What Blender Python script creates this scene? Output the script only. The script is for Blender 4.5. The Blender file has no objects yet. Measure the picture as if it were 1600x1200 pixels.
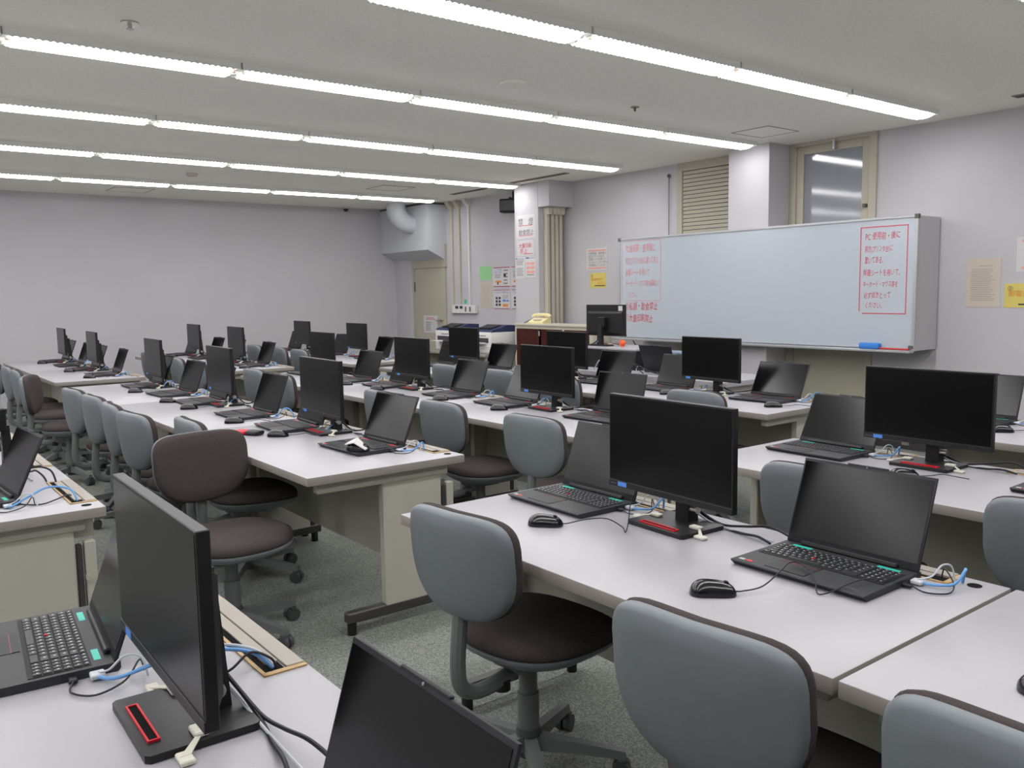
import bpy, bmesh, math, random
from mathutils import Vector, Matrix
random.seed(7)
S = bpy.context.scene
COL = S.collection
R = math.radians
# ---------------------------------------------------------------- camera
HCAM = 1.385          # all heights: floor top is FZ, desk tops are at 0.70
FZ = 0.02
cam_d = bpy.data.cameras.new('camera')
cam = bpy.data.objects.new('camera', cam_d)
COL.objects.link(cam)
YAW, PITCH, ROLL = R(52.3716), R(6.0882), R(-0.9054)
fw = Vector((math.cos(YAW) * math.cos(PITCH), math.sin(YAW) * math.cos(PITCH), -math.sin(PITCH)))
rt = Vector((math.sin(YAW), -math.cos(YAW), 0))
up = rt.cross(fw)
r2 = rt * math.cos(ROLL) + up * math.sin(ROLL)
u2 = up * math.cos(ROLL) - rt * math.sin(ROLL)
m = Matrix((r2, u2, -fw)).transposed().to_4x4()
m.translation = (0, 0, HCAM)
cam.matrix_world = m
cam_d.sensor_fit = 'HORIZONTAL'
cam_d.sensor_width = 36
cam_d.lens = 1342.24 / 1600 * 36
cam_d.clip_start = 0.02
S.camera = cam
# ---------------------------------------------------------------- world, exposure
w = bpy.data.worlds.new('world')
S.world = w
w.use_nodes = True
w.node_tree.nodes['Background'].inputs[0].default_value = (0.6, 0.65, 0.7, 1)
w.node_tree.nodes['Background'].inputs[1].default_value = 0.05
S.view_settings.view_transform = 'Standard'
S.view_settings.look = 'None'
S.view_settings.exposure = 0.35
S.view_settings.gamma = 1.0
S.view_settings.use_curve_mapping = False
S.cycles.max_bounces = 8
S.cycles.diffuse_bounces = 5
S.cycles.glossy_bounces = 3
S.cycles.caustics_reflective = False
S.cycles.caustics_refractive = False
LAMP_STRENGTH = 12.0
LAMP_COLOR = (1.0, 0.985, 0.99, 1)
# ---------------------------------------------------------------- room numbers
XW, YW, ZC = 6.97, 11.9, 2.685
XL, YB = -2.75, -3.2

# ---------------------------------------------------------------- materials
def lin(c):
    return tuple(((v / 255) / 12.92 if v / 255 < 0.04045 else ((v / 255 + 0.055) / 1.055) ** 2.4) for v in c) + (1,)

MATS = {}
def mat(name, rgb, rough=0.5, spec=0.5, metal=0.0, var=0.0, scale=8.0, bump=0.0, bscale=200.0, coat=0.0, emit=None, detail=4.0):
    if name in MATS:
        return MATS[name]
    mt = bpy.data.materials.new(name)
    mt.use_nodes = True
    nt = mt.node_tree
    b = nt.nodes['Principled BSDF']
    b.inputs['Base Color'].default_value = lin(rgb)
    b.inputs['Roughness'].default_value = rough
    b.inputs['Specular IOR Level'].default_value = spec
    b.inputs['Metallic'].default_value = metal
    b.inputs['Coat Weight'].default_value = coat
    tc = nt.nodes.new('ShaderNodeTexCoord')
    if var > 0:
        n = nt.nodes.new('ShaderNodeTexNoise')
        n.inputs['Scale'].default_value = scale
        n.inputs['Detail'].default_value = detail
        nt.links.new(tc.outputs['Object'], n.inputs['Vector'])
        r = nt.nodes.new('ShaderNodeValToRGB')
        c = lin(rgb)
        r.color_ramp.elements[0].position = 0.3
        r.color_ramp.elements[1].position = 0.7
        r.color_ramp.elements[0].color = tuple(max(0, v * (1 - var)) for v in c[:3]) + (1,)
        r.color_ramp.elements[1].color = tuple(min(1, v * (1 + var)) for v in c[:3]) + (1,)
        nt.links.new(n.outputs['Fac'], r.inputs['Fac'])
        nt.links.new(r.outputs['Color'], b.inputs['Base Color'])
    if bump > 0:
        n2 = nt.nodes.new('ShaderNodeTexNoise')
        n2.inputs['Scale'].default_value = bscale
        nt.links.new(tc.outputs['Object'], n2.inputs['Vector'])
        bp = nt.nodes.new('ShaderNodeBump')
        bp.inputs['Strength'].default_value = bump
        bp.inputs['Distance'].default_value = 0.002
        nt.links.new(n2.outputs['Fac'], bp.inputs['Height'])
        nt.links.new(bp.outputs['Normal'], b.inputs['Normal'])
    if emit:
        b.inputs['Emission Color'].default_value = emit[0]
        b.inputs['Emission Strength'].default_value = emit[1]
    MATS[name] = mt
    return mt

def carpet_mat():
    mt = bpy.data.materials.new('carpet'); mt.use_nodes = True
    nt = mt.node_tree; b = nt.nodes['Principled BSDF']
    tc = nt.nodes.new('ShaderNodeTexCoord')
    n = nt.nodes.new('ShaderNodeTexNoise'); n.inputs['Scale'].default_value = 180; n.inputs['Detail'].default_value = 2
    r = nt.nodes.new('ShaderNodeValToRGB')
    r.color_ramp.elements[0].position = 0.35; r.color_ramp.elements[1].position = 0.66
    r.color_ramp.elements[0].color = lin((106, 110, 106)); r.color_ramp.elements[1].color = lin((158, 161, 154))
    n3 = nt.nodes.new('ShaderNodeTexNoise'); n3.inputs['Scale'].default_value = 2.2; n3.inputs['Detail'].default_value = 6
    r3 = nt.nodes.new('ShaderNodeValToRGB')
    r3.color_ramp.elements[0].position = 0.3; r3.color_ramp.elements[1].position = 0.75
    r3.color_ramp.elements[0].color = (0.86, 0.86, 0.85, 1); r3.color_ramp.elements[1].color = (1, 1, 1, 1)
    mx = nt.nodes.new('ShaderNodeMixRGB'); mx.blend_type = 'MULTIPLY'; mx.inputs[0].default_value = 1
    br = nt.nodes.new('ShaderNodeTexBrick'); br.inputs['Scale'].default_value = 1.0
    br.offset = 0; br.inputs['Brick Width'].default_value = 0.5; br.inputs['Row Height'].default_value = 0.5
    br.inputs['Mortar Size'].default_value = 0.0015
    br.inputs['Color1'].default_value = (1, 1, 1, 1); br.inputs['Color2'].default_value = (0.95, 0.95, 0.95, 1); br.inputs['Mortar'].default_value = (0.7, 0.7, 0.7, 1)
    mx2 = nt.nodes.new('ShaderNodeMixRGB'); mx2.blend_type = 'MULTIPLY'; mx2.inputs[0].default_value = 1
    L = nt.links
    for t in (n, n3, br): L.new(tc.outputs['Object'], t.inputs['Vector'])
    L.new(n.outputs['Fac'], r.inputs['Fac']); L.new(n3.outputs['Fac'], r3.inputs['Fac'])
    L.new(r.outputs['Color'], mx.inputs[1]); L.new(r3.outputs['Color'], mx.inputs[2])
    L.new(mx.outputs[0], mx2.inputs[1]); L.new(br.outputs['Color'], mx2.inputs[2])
    L.new(mx2.outputs[0], b.inputs['Base Color'])
    b.inputs['Roughness'].default_value = 0.95; b.inputs['Specular IOR Level'].default_value = 0.1
    bp = nt.nodes.new('ShaderNodeBump'); bp.inputs['Strength'].default_value = 0.6; bp.inputs['Distance'].default_value = 0.004
    L.new(n.outputs['Fac'], bp.inputs['Height']); L.new(bp.outputs['Normal'], b.inputs['Normal'])
    return mt

M_WALL = mat('wall_paint', (191, 189, 193), 0.85, 0.2, var=0.03, scale=1.5, bump=0.15, bscale=400)
M_CEIL = mat('ceiling_board', (250, 248, 240), 0.9, 0.1, var=0.05, scale=60, bump=0.4, bscale=250)
M_CARPET = carpet_mat()
M_TOP = mat('desk_laminate', (167, 166, 171), 0.33, 0.35, var=0.015, scale=5)
M_EDGE = mat('desk_edge', (146, 140, 134), 0.5, 0.4)
M_STEEL = mat('desk_steel_cream', (176, 174, 162), 0.45, 0.4, var=0.02, scale=10)
M_FOOT = mat('desk_foot_dark', (58, 57, 57), 0.4, 0.5)
M_BLACK = mat('black_plastic', (26, 26, 28), 0.45, 0.4)
M_BLACKM = mat('black_matte', (20, 20, 22), 0.6, 0.3)
M_LID = mat('laptop_shell', (34, 35, 38), 0.5, 0.35)
M_PALM = mat('laptop_palmrest', (48, 49, 52), 0.5, 0.35)
M_KEY = mat('laptop_key', (40, 41, 44), 0.45, 0.4)
M_KEYBED = mat('laptop_keybed', (18, 18, 20), 0.6, 0.3)
M_SCREEN = mat('laptop_screen', (7, 7, 9), 0.2, 0.38)
M_MSCREEN = mat('monitor_screen', (5, 5, 6), 0.28, 0.28)
M_BEZEL = mat('monitor_bezel', (24, 24, 26), 0.42, 0.45)
M_MOUSE = mat('mouse_gloss', (14, 15, 18), 0.22, 0.5, coat=0.3)
M_SHELL = mat('chair_shell_grey', (112, 118, 123), 0.45, 0.4, var=0.03, scale=30, bump=0.1, bscale=300)
M_FRAME = mat('chair_frame_grey', (104, 107, 108), 0.45, 0.45)
M_FABRIC = mat('chair_fabric_brown', (74, 68, 67), 0.95, 0.1, var=0.14, scale=320, bump=0.5, bscale=700)
M_CASTER = mat('caster_grey', (72, 74, 76), 0.5, 0.4)
M_BLUE = mat('cable_blue', (104, 158, 216), 0.45, 0.4)
M_CBLACK = mat('cable_black', (30, 30, 38), 0.5, 0.4)
M_CWHITE = mat('cable_white', (196, 200, 206), 0.5, 0.4)
M_TEAL = mat('strip_teal', (52, 190, 172), 0.4, 0.4)
M_RED = mat('strip_red', (196, 60, 62), 0.5, 0.4)
M_REDV = mat('red_vivid', (206, 28, 46), 0.4, 0.4)
M_LBLUE = mat('label_blue', (84, 140, 222), 0.5, 0.4)
M_STRAP = mat('strap_white', (208, 206, 192), 0.5, 0.4)
M_WOOD = mat('tray_trim', (178, 148, 102), 0.5, 0.4, var=0.08, scale=40)
M_TRAYLID = mat('tray_lid', (158, 151, 141), 0.5, 0.4)
M_HOLE = mat('dark_hole', (20, 18, 18), 0.9, 0.1)
M_CHROME = mat('lock_metal', (190, 188, 180), 0.3, 0.5, metal=1.0)
M_ALU = mat('aluminium', (186, 188, 192), 0.35, 0.5, metal=0.6)
M_WB = mat('whiteboard_enamel', (184, 192, 201), 0.25, 0.5)
M_MARK = mat('marker_red', (206, 76, 92), 0.6, 0.2)
M_MARKF = mat('marker_red_faint', (214, 130, 140), 0.6, 0.2)
M_PAPER = mat('paper_white', (206, 203, 204), 0.8, 0.2)
M_PAPERB = mat('paper_beige', (198, 188, 176), 0.8, 0.2)
M_PAPERG = mat('paper_green', (150, 206, 146), 0.8, 0.2)
M_PAPERY = mat('paper_yellow', (212, 196, 110), 0.8, 0.2)
M_PRED = mat('print_red', (206, 76, 96), 0.8, 0.1)
M_PDRED = mat('print_maroon', (160, 60, 80), 0.8, 0.1)
M_PBLUE = mat('print_blue', (88, 128, 190), 0.8, 0.1)
M_PGREY = mat('print_grey', (120, 118, 124), 0.8, 0.1)
M_PDARK = mat('print_dark', (70, 66, 72), 0.8, 0.1)
M_PORANGE = mat('print_orange', (222, 150, 80), 0.8, 0.1)
M_CREAM = mat('painted_steel_cream', (192, 188, 172), 0.5, 0.4)
M_DOOR = mat('door_paint', (178, 174, 158), 0.55, 0.3)
M_DUCT = mat('duct_white', (200, 203, 208), 0.5, 0.4)
M_NAVY = mat('printer_navy', (46, 56, 92), 0.5, 0.4)
M_PRINTER = mat('printer_white', (222, 220, 218), 0.5, 0.4)
M_GLASSRED = mat('smoked_glass', (70, 34, 30), 0.1, 0.6)
M_PANE = mat('window_glass', (136, 139, 147), 0.07, 0.8)
M_PHONE = mat('telephone_ivory', (232, 220, 170), 0.45, 0.4)
M_ORANGE = mat('orange_plastic', (236, 96, 52), 0.5, 0.4)
M_ERASER = mat('eraser_blue', (62, 130, 214), 0.6, 0.3)
M_GREYV = mat('vent_grey', (96, 94, 90), 0.6, 0.3)
M_SEAM = mat('seam_grey', (150, 147, 139), 0.7, 0.2)
M_FIX = mat('fixture_white', (226, 226, 222), 0.5, 0.3)
M_LAMP = mat('lamp_diffuser', (245, 245, 245), 0.6, 0.2, emit=(LAMP_COLOR, LAMP_STRENGTH))
M_BASEB = mat('baseboard_dark', (62, 60, 62), 0.6, 0.3)
M_BGREY = mat('blue_grey', (126, 140, 158), 0.6, 0.3)

# ---------------------------------------------------------------- mesh helpers
class MB:
    """collects shapes into one mesh"""
    def __init__(self):
        self.bm = bmesh.new(); self.mi = 0
    def _tag(self, faces):
        for f in faces: f.material_index = self.mi
    def box(self, x0, x1, y0, y1, z0, z1, bev=0.0, seg=1, mtx=None):
        t = bmesh.new()
        bmesh.ops.create_cube(t, size=1)
        for v in t.verts:
            v.co = Vector(((x0 + x1) / 2 + v.co.x * (x1 - x0), (y0 + y1) / 2 + v.co.y * (y1 - y0), (z0 + z1) / 2 + v.co.z * (z1 - z0)))
        if bev > 0:
            bmesh.ops.bevel(t, geom=t.edges[:], offset=bev, segments=seg, affect='EDGES', profile=0.5)
        if mtx is not None: bmesh.ops.transform(t, matrix=mtx, verts=t.verts)
        self.merge(t)
        return self
    def merge(self, t):
        vm = {}
        for v in t.verts: vm[v] = self.bm.verts.new(v.co)
        for f in t.faces:
            try:
                nf = self.bm.faces.new([vm[v] for v in f.verts]); nf.material_index = self.mi
            except ValueError: pass
        t.free()
    def prism(self, pts, axis, a, b, mtx=None):
        """extrude polygon pts (2d) along axis ('x','y','z') from a to b"""
        def mk(p, h):
            return {'x': (h, p[0], p[1]), 'y': (p[0], h, p[1]), 'z': (p[0], p[1], h)}[axis]
        t = bmesh.new()
        A = [t.verts.new(mk(p, a)) for p in pts]; B = [t.verts.new(mk(p, b)) for p in pts]
        n = len(pts)
        t.faces.new(A); t.faces.new(B[::-1])
        for i in range(n): t.faces.new((A[i], B[i], B[(i + 1) % n], A[(i + 1) % n]))
        bmesh.ops.recalc_face_normals(t, faces=t.faces)
        if mtx is not None: bmesh.ops.transform(t, matrix=mtx, verts=t.verts)
        self.merge(t); return self
    def cyl(self, p0, p1, r0, r1=None, seg=16, caps=True):
        return self.tube([p0, p1], [r0, r0 if r1 is None else r1], seg, caps)
    def tube(self, path, rad, seg=8, caps=True, flat=1.0):
        path = [Vector(p) for p in path]
        if not isinstance(rad, (list, tuple)): rad = [rad] * len(path)
        rings = []; n = len(path); prev = None
        for i, p in enumerate(path):
            d = (path[min(i + 1, n - 1)] - path[max(i - 1, 0)]).normalized()
            if prev is None:
                a = Vector((0, 0, 1)) if abs(d.z) < 0.9 else Vector((0, 1, 0))
                uu = d.cross(a).normalized()
            else:
                uu = (prev - d * prev.dot(d)).normalized()
            prev = uu; vv = d.cross(uu)
            rings.append([self.bm.verts.new(p + rad[i] * (math.cos(2 * math.pi * k / seg) * uu + flat * math.sin(2 * math.pi * k / seg) * vv)) for k in range(seg)])
        fs = []
        for i in range(n - 1):
            for k in range(seg):
                fs.append(self.bm.faces.new((rings[i][k], rings[i][(k + 1) % seg], rings[i + 1][(k + 1) % seg], rings[i + 1][k])))
        if caps:
            fs.append(self.bm.faces.new(rings[0][::-1])); fs.append(self.bm.faces.new(rings[-1]))
        self._tag(fs); return self
    def loft(self, rings, caps=True):
        """rings: list of equal-length lists of 3d points"""
        RR = [[self.bm.verts.new(p) for p in r] for r in rings]; n = len(RR[0]); fs = []
        for i in range(len(RR) - 1):
            for k in range(n):
                fs.append(self.bm.faces.new((RR[i][k], RR[i][(k + 1) % n], RR[i + 1][(k + 1) % n], RR[i + 1][k])))
        if caps:
            fs.append(self.bm.faces.new(RR[0][::-1])); fs.append(self.bm.faces.new(RR[-1]))
        self._tag(fs); return self
    def sphere(self, c, r, seg=14, sx=1, sy=1, sz=1):
        t = bmesh.new(); bmesh.ops.create_uvsphere(t, u_segments=seg, v_segments=max(6, seg // 2), radius=r)
        for v in t.verts: v.co = Vector((v.co.x * sx, v.co.y * sy, v.co.z * sz)) + Vector(c)
        self.merge(t); return self
    def quad(self, *pts):
        f = self.bm.faces.new([self.bm.verts.new(p) for p in pts]); f.material_index = self.mi; return self
    def mesh(self, name, mats, smooth=True, angle=35):
        bmesh.ops.recalc_face_normals(self.bm, faces=self.bm.faces)
        me = bpy.data.meshes.new(name); self.bm.to_mesh(me); self.bm.free()
        for x in (mats if isinstance(mats, (list, tuple)) else [mats]): me.materials.append(x)
        if smooth:
            me.shade_smooth(); me.set_sharp_from_angle(angle=R(angle))
        return me
    def obj(self, name, mats, parent=None, smooth=True, angle=35):
        return link(name, self.mesh(name, mats, smooth, angle), parent)

def link(name, data, parent=None):
    o = bpy.data.objects.new(name, data); COL.objects.link(o)
    if parent is not None: o.parent = parent
    return o
def empty(name, loc=(0, 0, 0), rz=0.0):
    o = bpy.data.objects.new(name, None); COL.objects.link(o)
    o.location = loc; o.rotation_euler = (0, 0, rz); o.empty_display_size = 0.1
    return o
def tag(o, label=None, cat=None, group=None, kind=None):
    if label: o['label'] = label
    if cat: o['category'] = cat
    if group: o['group'] = group
    if kind: o['kind'] = kind
    return o
KIDS = {}
def copy_tree(o, parent=None):
    c = o.copy(); COL.objects.link(c); c.parent = parent
    for ch in list(o.children): copy_tree(ch, c)
    return c
class Proto:
    """first use hands out the built thing itself, later uses copies"""
    def __init__(self, root): self.root = root; self.used = False
    def place(self, loc, rz, label, cat, group):
        o = self.root if not self.used else copy_tree(self.root)
        self.used = True
        o.location = loc; o.rotation_euler = (0, 0, rz)
        return tag(o, label, cat, group)
def bez(pts, n=6):
    """Catmull-Rom through pts"""
    P = [Vector(p) for p in pts]; out = []
    for i in range(len(P) - 1):
        p0 = P[max(i - 1, 0)]; p1 = P[i]; p2 = P[i + 1]; p3 = P[min(i + 2, len(P) - 1)]
        for k in range(n):
            t = k / n
            out.append(0.5 * ((2 * p1) + (p2 - p0) * t + (2 * p0 - 5 * p1 + 4 * p2 - p3) * t * t + (3 * p1 - p0 - 3 * p2 + p3) * t ** 3))
    out.append(P[-1]); return out
def text_mesh(name, body, size, material, offset=0.0, align='LEFT', extrude=0.0, space=1.0):
    cu = bpy.data.curves.new(name, 'FONT'); cu.body = body; cu.size = size; cu.align_x = align
    cu.offset = offset; cu.extrude = extrude; cu.space_character = space; cu.resolution_u = 2
    o = bpy.data.objects.new(name, cu); COL.objects.link(o)
    dg = bpy.context.evaluated_depsgraph_get()
    me = bpy.data.meshes.new_from_object(o.evaluated_get(dg))
    bpy.data.objects.remove(o); bpy.data.curves.remove(cu)
    me.materials.clear(); me.materials.append(material)
    return me
WALLROT = (R(90), 0, R(-90))     # text lying on a surface that faces -x

# ================================================================ ROOM
def struct(o, label, cat=None):
    tag(o, label, cat, kind='structure'); return o
struct(MB().box(XL, XW + 0.3, YB, YW, -0.1, FZ).obj('floor', M_CARPET, smooth=False), 'grey speckled carpet floor of the classroom', 'floor')
struct(MB().box(XL, XW + 0.3, YB, YW, ZC, ZC + 0.1).obj('ceiling', M_CEIL, smooth=False), 'off-white speckled ceiling with rows of lights', 'ceiling')
struct(MB().box(XL - 0.1, XW + 0.4, YW, YW + 0.1, -0.1, ZC + 0.1).obj('wall_far', M_WALL, smooth=False), 'plain pale grey wall at the far left', 'wall')
struct(MB().box(XL - 0.1, XW + 0.4, YB - 0.1, YB, -0.1, ZC + 0.1).obj('wall_near', M_WALL, smooth=False), 'pale grey wall behind the viewer', 'wall')
struct(MB().box(XL - 0.1, XL, YB, YW, -0.1, ZC + 0.1).obj('wall_left', M_WALL, smooth=False), 'pale grey wall out of view on the left', 'wall')
# right wall with openings for the two steel doors (y 3.95-4.8 and 5.1-6.15)
wr = MB()
wr.box(XW, XW + 0.15, YB, 3.95, FZ - 0.1, ZC); wr.box(XW, XW + 0.15, 4.80, 5.10, FZ - 0.1, ZC)
wr.box(XW, XW + 0.15, 6.15, YW, FZ - 0.1, ZC)
struct(wr.obj('wall_right', M_WALL, smooth=False), 'pale grey wall behind the whiteboard', 'wall')
struct(MB().box(XL, XW, YW - 0.012, YW, FZ, FZ + 0.06).obj('baseboard_far', M_BASEB, smooth=False), 'dark baseboard along the far wall', 'baseboard')
struct(MB().box(XW - 0.012, XW, YB, 3.90, FZ, FZ + 0.06).obj('baseboard_right', M_BASEB, smooth=False), 'dark baseboard under the notices on the right wall', 'baseboard')
# columns
struct(MB().box(6.60, XW + 0.01, 8.00, 8.46, FZ, ZC, 0.004).obj('trim_1', M_WALL, smooth=False), 'pale wall column carrying the no-smoking notices', 'column')
struct(MB().box(6.65, XW + 0.01, 4.80, 5.25, FZ, ZC, 0.004).obj('trim_2', M_WALL, smooth=False), 'pale wall column between the two steel doors', 'column')
struct(MB().box(6.60, XW + 0.01, 7.80, 8.00, 2.385, ZC, 0.004).obj('trim_3', M_WALL, smooth=False), 'boxed beam end under ceiling beside notice column', 'beam')
struct(MB().box(6.90, XW + 0.01, 11.45, YW + 0.01, FZ, ZC, 0.004).obj('trim_4', M_WALL, smooth=False), 'narrow wall pier beside the cream door', 'column')

# far-corner door
d = empty('door_1', (XW, 0, 0)); struct(d, 'plain cream door in the far corner under the duct', 'door')
MB().box(-0.03, 0.01, 10.56, 11.40, FZ, 1.76, 0.003).obj('door_leaf', M_DOOR, d, smooth=False)
MB().box(-0.036, 0.01, 10.54, 11.45, 1.765, 2.1).box(-0.036, 0.01, 11.405, 11.45, FZ, 1.765).obj('door_frame', M_DOOR, d, smooth=False)
MB().box(-0.045, -0.028, 11.385, 11.40, 1.42, 1.56).obj('hinge', M_GREYV, d, smooth=False)
MB().box(-0.075, -0.03, 10.64, 10.66, 0.98, 1.0).box(-0.08, -0.065, 10.64, 10.76, 0.98, 1.0).obj('door_handle', M_CHROME, d, smooth=False)

# glazed steel door behind whiteboard
d = empty('door_2', (XW, 0, 0)); struct(d, 'cream steel door with tall glass pane right of the column', 'door')
MB().box(-0.02, 0.05, 3.95, 4.02, FZ, ZC, 0.003).box(-0.02, 0.05, 4.73, 4.80, FZ, ZC, 0.003).box(-0.02, 0.05, 4.02, 4.73, 2.65, ZC, 0.003).obj('door_frame', M_DOOR, d, smooth=False)
MB().box(0.0, 0.04, 4.02, 4.73, FZ, 1.2, 0.003).box(0.0, 0.04, 4.02, 4.09, 1.2, 2.65, 0.002).box(0.0, 0.04, 4.66, 4.73, 1.2, 2.65, 0.002).box(0.0, 0.04, 4.09, 4.66, 2.58, 2.65, 0.002).obj('door_leaf', M_DOOR, d, smooth=False)
MB().box(0.015, 0.025, 4.09, 4.66, 1.2, 2.58).obj('pane', M_PANE, d, smooth=False)
MB().box(-0.04, 0.0, 4.03, 4.06, 2.06, 2.09, 0.004).obj('latch', M_GREYV, d)
MB().box(-0.04, 0.0, 4.335, 4.355, 2.585, 2.67, 0.004).obj('stay', M_ALU, d)
MB().box(0.06, 0.08, 3.95, 4.8, FZ, ZC).obj('back_panel', M_BGREY, d, smooth=False)
# louvred steel door
d = empty('door_3', (XW, 0, 0)); struct(d, 'cream steel door with horizontal louvre slats left of the column', 'door')
MB().box(-0.02, 0.05, 6.08, 6.15, FZ, ZC, 0.003).box(-0.02, 0.05, 5.10, 5.17, FZ, ZC, 0.003).box(-0.02, 0.05, 5.17, 6.08, 2.60, ZC, 0.003).obj('door_frame', M_DOOR, d, smooth=False)
MB().box(0.0, 0.04, 5.17, 6.08, FZ, 1.4, 0.003).obj('door_leaf', M_DOOR, d, smooth=False)
MB().box(0.05, 0.06, 5.17, 6.08, 1.4, 2.6).obj('louvre_back', M_GREYV, d, smooth=False)
slm = MB().prism([(-0.005, 0.0), (0.0, 0.0), (0.045, 0.024), (0.045, 0.03), (0.0, 0.034), (-0.005, 0.034)], 'y', 5.17, 6.08).mesh('slat', M_DOOR, smooth=False)
for k in range(30):
    o = link('slat', slm, d); o.location = (0, 0, 1.40 + k * 0.04)

# ---------------------------------------------------------------- ceiling lights
def make_light():
    e = empty('ceiling_light')
    L = 1.165; W = 0.10
    # housing channel
    h = MB()
    h.box(0, L, -W, -W + 0.006, -0.036, 0.0); h.box(0, L, W - 0.006, W, -0.036, 0.0)
    h.box(0, 0.006, -W, W, -0.036, 0.0); h.box(L - 0.006, L, -W, W, -0.036, 0.0)
    h.obj('housing', M_FIX, e, smooth=False)
    rings = []
    for x in (0.05, L - 0.05):
        rings.append([(x, -0.094 * math.cos(math.pi * k / 6), -0.030 - 0.030 * math.sin(math.pi * k / 6)) for k in range(7)])
    MB().loft(rings).obj('diffuser', M_LAMP, e, smooth=False)
    for xa, xb in ((0.006, 0.05), (L - 0.05, L - 0.006)):
        MB().box(xa, xb, -W + 0.006, W - 0.006, -0.034, -0.004).obj('end_reflector', M_FIX, e, smooth=False)
    t = MB()
    n = 34
    for k in range(n):
        x = 0.03 + k * (L - 0.06) / n
        for s in (-1, 1):
            t.prism([(x, -0.036), (x + 0.026, -0.036), (x + 0.013, -0.043)], 'y', s * W - 0.002, s * W + 0.002)
    t.obj('louvre', M_FIX, e, smooth=False)['kind'] = 'stuff'
    c = MB()
    for x in (0.038, L - 0.038):
        for y in (-0.045, 0.045): c.cyl((x - 0.02, y, -0.036), (x + 0.02, y, -0.036), 0.012, seg=10)
    c.obj('tube_end', M_CREAM, e)['kind'] = 'stuff'
    return e
light = Proto(make_light())
rowname = {5: 'farthest ceiling light row', 4: 'fourth ceiling light row', 3: 'third ceiling light row', 2: 'second ceiling light row', 1: 'nearest full ceiling light row', 0: 'light row at top right corner', -1: 'light row above the viewer'}
ordn = ['first', 'second', 'third', 'fourth', 'fifth', 'sixth', 'seventh', 'eighth', 'ninth']
LROWS = {-1: 0.0, 0: 1.66, 1: 3.33, 2: 4.94, 3: 6.62, 4: 8.33, 5: 10.17}
for rk, yc in LROWS.items():
    for k in range(8):
        x1 = 6.53 - 1.168 * k
        light.place((x1 - 1.165, yc, ZC), 0, 'long fluorescent light, %s from the right end of the %s' % (ordn[k], rowname[rk]), 'ceiling light', 'fluorescent ceiling lights')

# ---------------------------------------------------------------- ceiling fittings
def disc(name, x, y, r, h, m_, label, cat):
    e = MB()
    rings = []
    for rr, z in ((r, 0), (r, -h * 0.5), (r * 0.8, -h), (r * 0.3, -h * 1.1)):
        rings.append([(rr * math.cos(2 * math.pi * k / 20), rr * math.sin(2 * math.pi * k / 20), z) for k in range(20)])
    o = e.loft(rings).obj(name, m_); o.location = (x, y, ZC); return tag(o, label, cat)
disc('ceiling_speaker', 3.42, 4.37, 0.085, 0.012, M_CEIL, 'flat round ceiling cover between the two nearest light rows', 'cover')
disc('smoke_detector', 3.0, 9.36, 0.06, 0.03, M_PAPERB, 'small beige smoke detector between far light rows', 'detector')
e = empty('sprinkler', (1.17, 4.44, ZC)); tag(e, 'chrome sprinkler head near the upper left corner', 'sprinkler')
MB().cyl((0, 0, 0), (0, 0, -0.006), 0.04, seg=20).obj('flange', M_CHROME, e)
MB().cyl((0, 0, -0.006), (0, 0, -0.03), 0.01, seg=10).cyl((0, 0, -0.03), (0, 0, -0.033), 0.018, seg=12).obj('head', M_CHROME, e)
e = empty('sprinkler', (4.56, 4.43, ZC)); tag(e, 'small sprinkler head above the right-hand desks', 'sprinkler')
MB().cyl((0, 0, 0), (0, 0, -0.005), 0.03, seg=16).obj('flange', M_SEAM, e)
MB().cyl((0, 0, -0.005), (0, 0, -0.03), 0.008, seg=8).obj('head', M_GREYV, e)
def hatch(x0, x1, y0, y1, label):
    e = empty('access_hatch', ((x0 + x1) / 2, (y0 + y1) / 2, ZC)); tag(e, label, 'hatch')
    a, b = (x1 - x0) / 2, (y1 - y0) / 2
    MB().box(-a, a, -b, -b + 0.008, -0.004, 0.001).box(-a, a, b - 0.008, b, -0.004, 0.001).box(-a, -a + 0.008, -b, b, -0.004, 0.001).box(a - 0.008, a, -b, b, -0.004, 0.001).obj('frame', M_SEAM, e, smooth=False)
    MB().box(-a + 0.01, a - 0.01, -b + 0.01, b - 0.01, -0.0025, 0.001).obj('panel', M_CEIL, e, smooth=False)
hatch(5.98, 6.40, 4.33, 4.70, 'square ceiling access hatch above the louvred door')
hatch(2.6, 3.05, 10.9, 11.35, 'square ceiling access hatch near the far wall')
hatch(5.2, 5.65, 9.2, 9.65, 'square ceiling access hatch between far light rows')
def vent(x, y0, y1, wd, label):
    e = empty('slot_vent', (x, (y0 + y1) / 2, ZC)); tag(e, label, 'vent')
    h = (y1 - y0) / 2
    MB().box(-wd, wd, -h, h, -0.006, 0.001, 0.001).obj('frame', M_SEAM, e, smooth=False)
    MB().box(-wd * 0.75, -0.006, -h + 0.015, h - 0.015, -0.008, -0.003).box(0.006, wd * 0.75, -h + 0.015, h - 0.015, -0.008, -0.003).obj('slot', M_GREYV, e, smooth=False)
vent(6.55, 2.2, 2.72, 0.05, 'dark linear slot vent at the right edge of the ceiling')
vent(6.4, 7.25, 8.25, 0.04, 'linear slot vent in the ceiling beside the notice column')
vent(6.45, 8.85, 9.6, 0.04, 'linear slot vent in the ceiling beyond the notice column')
e = empty('dome_camera', (5.98, 11.72, ZC)); tag(e, 'small dark dome camera above the far wall', 'camera')
MB().cyl((0, 0, 0), (0, 0, -0.03), 0.055, 0.05, seg=16).obj('base', M_PAPER, e)
MB().sphere((0, 0, -0.035), 0.04, 14).obj('dome', M_BLACK, e)

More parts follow.
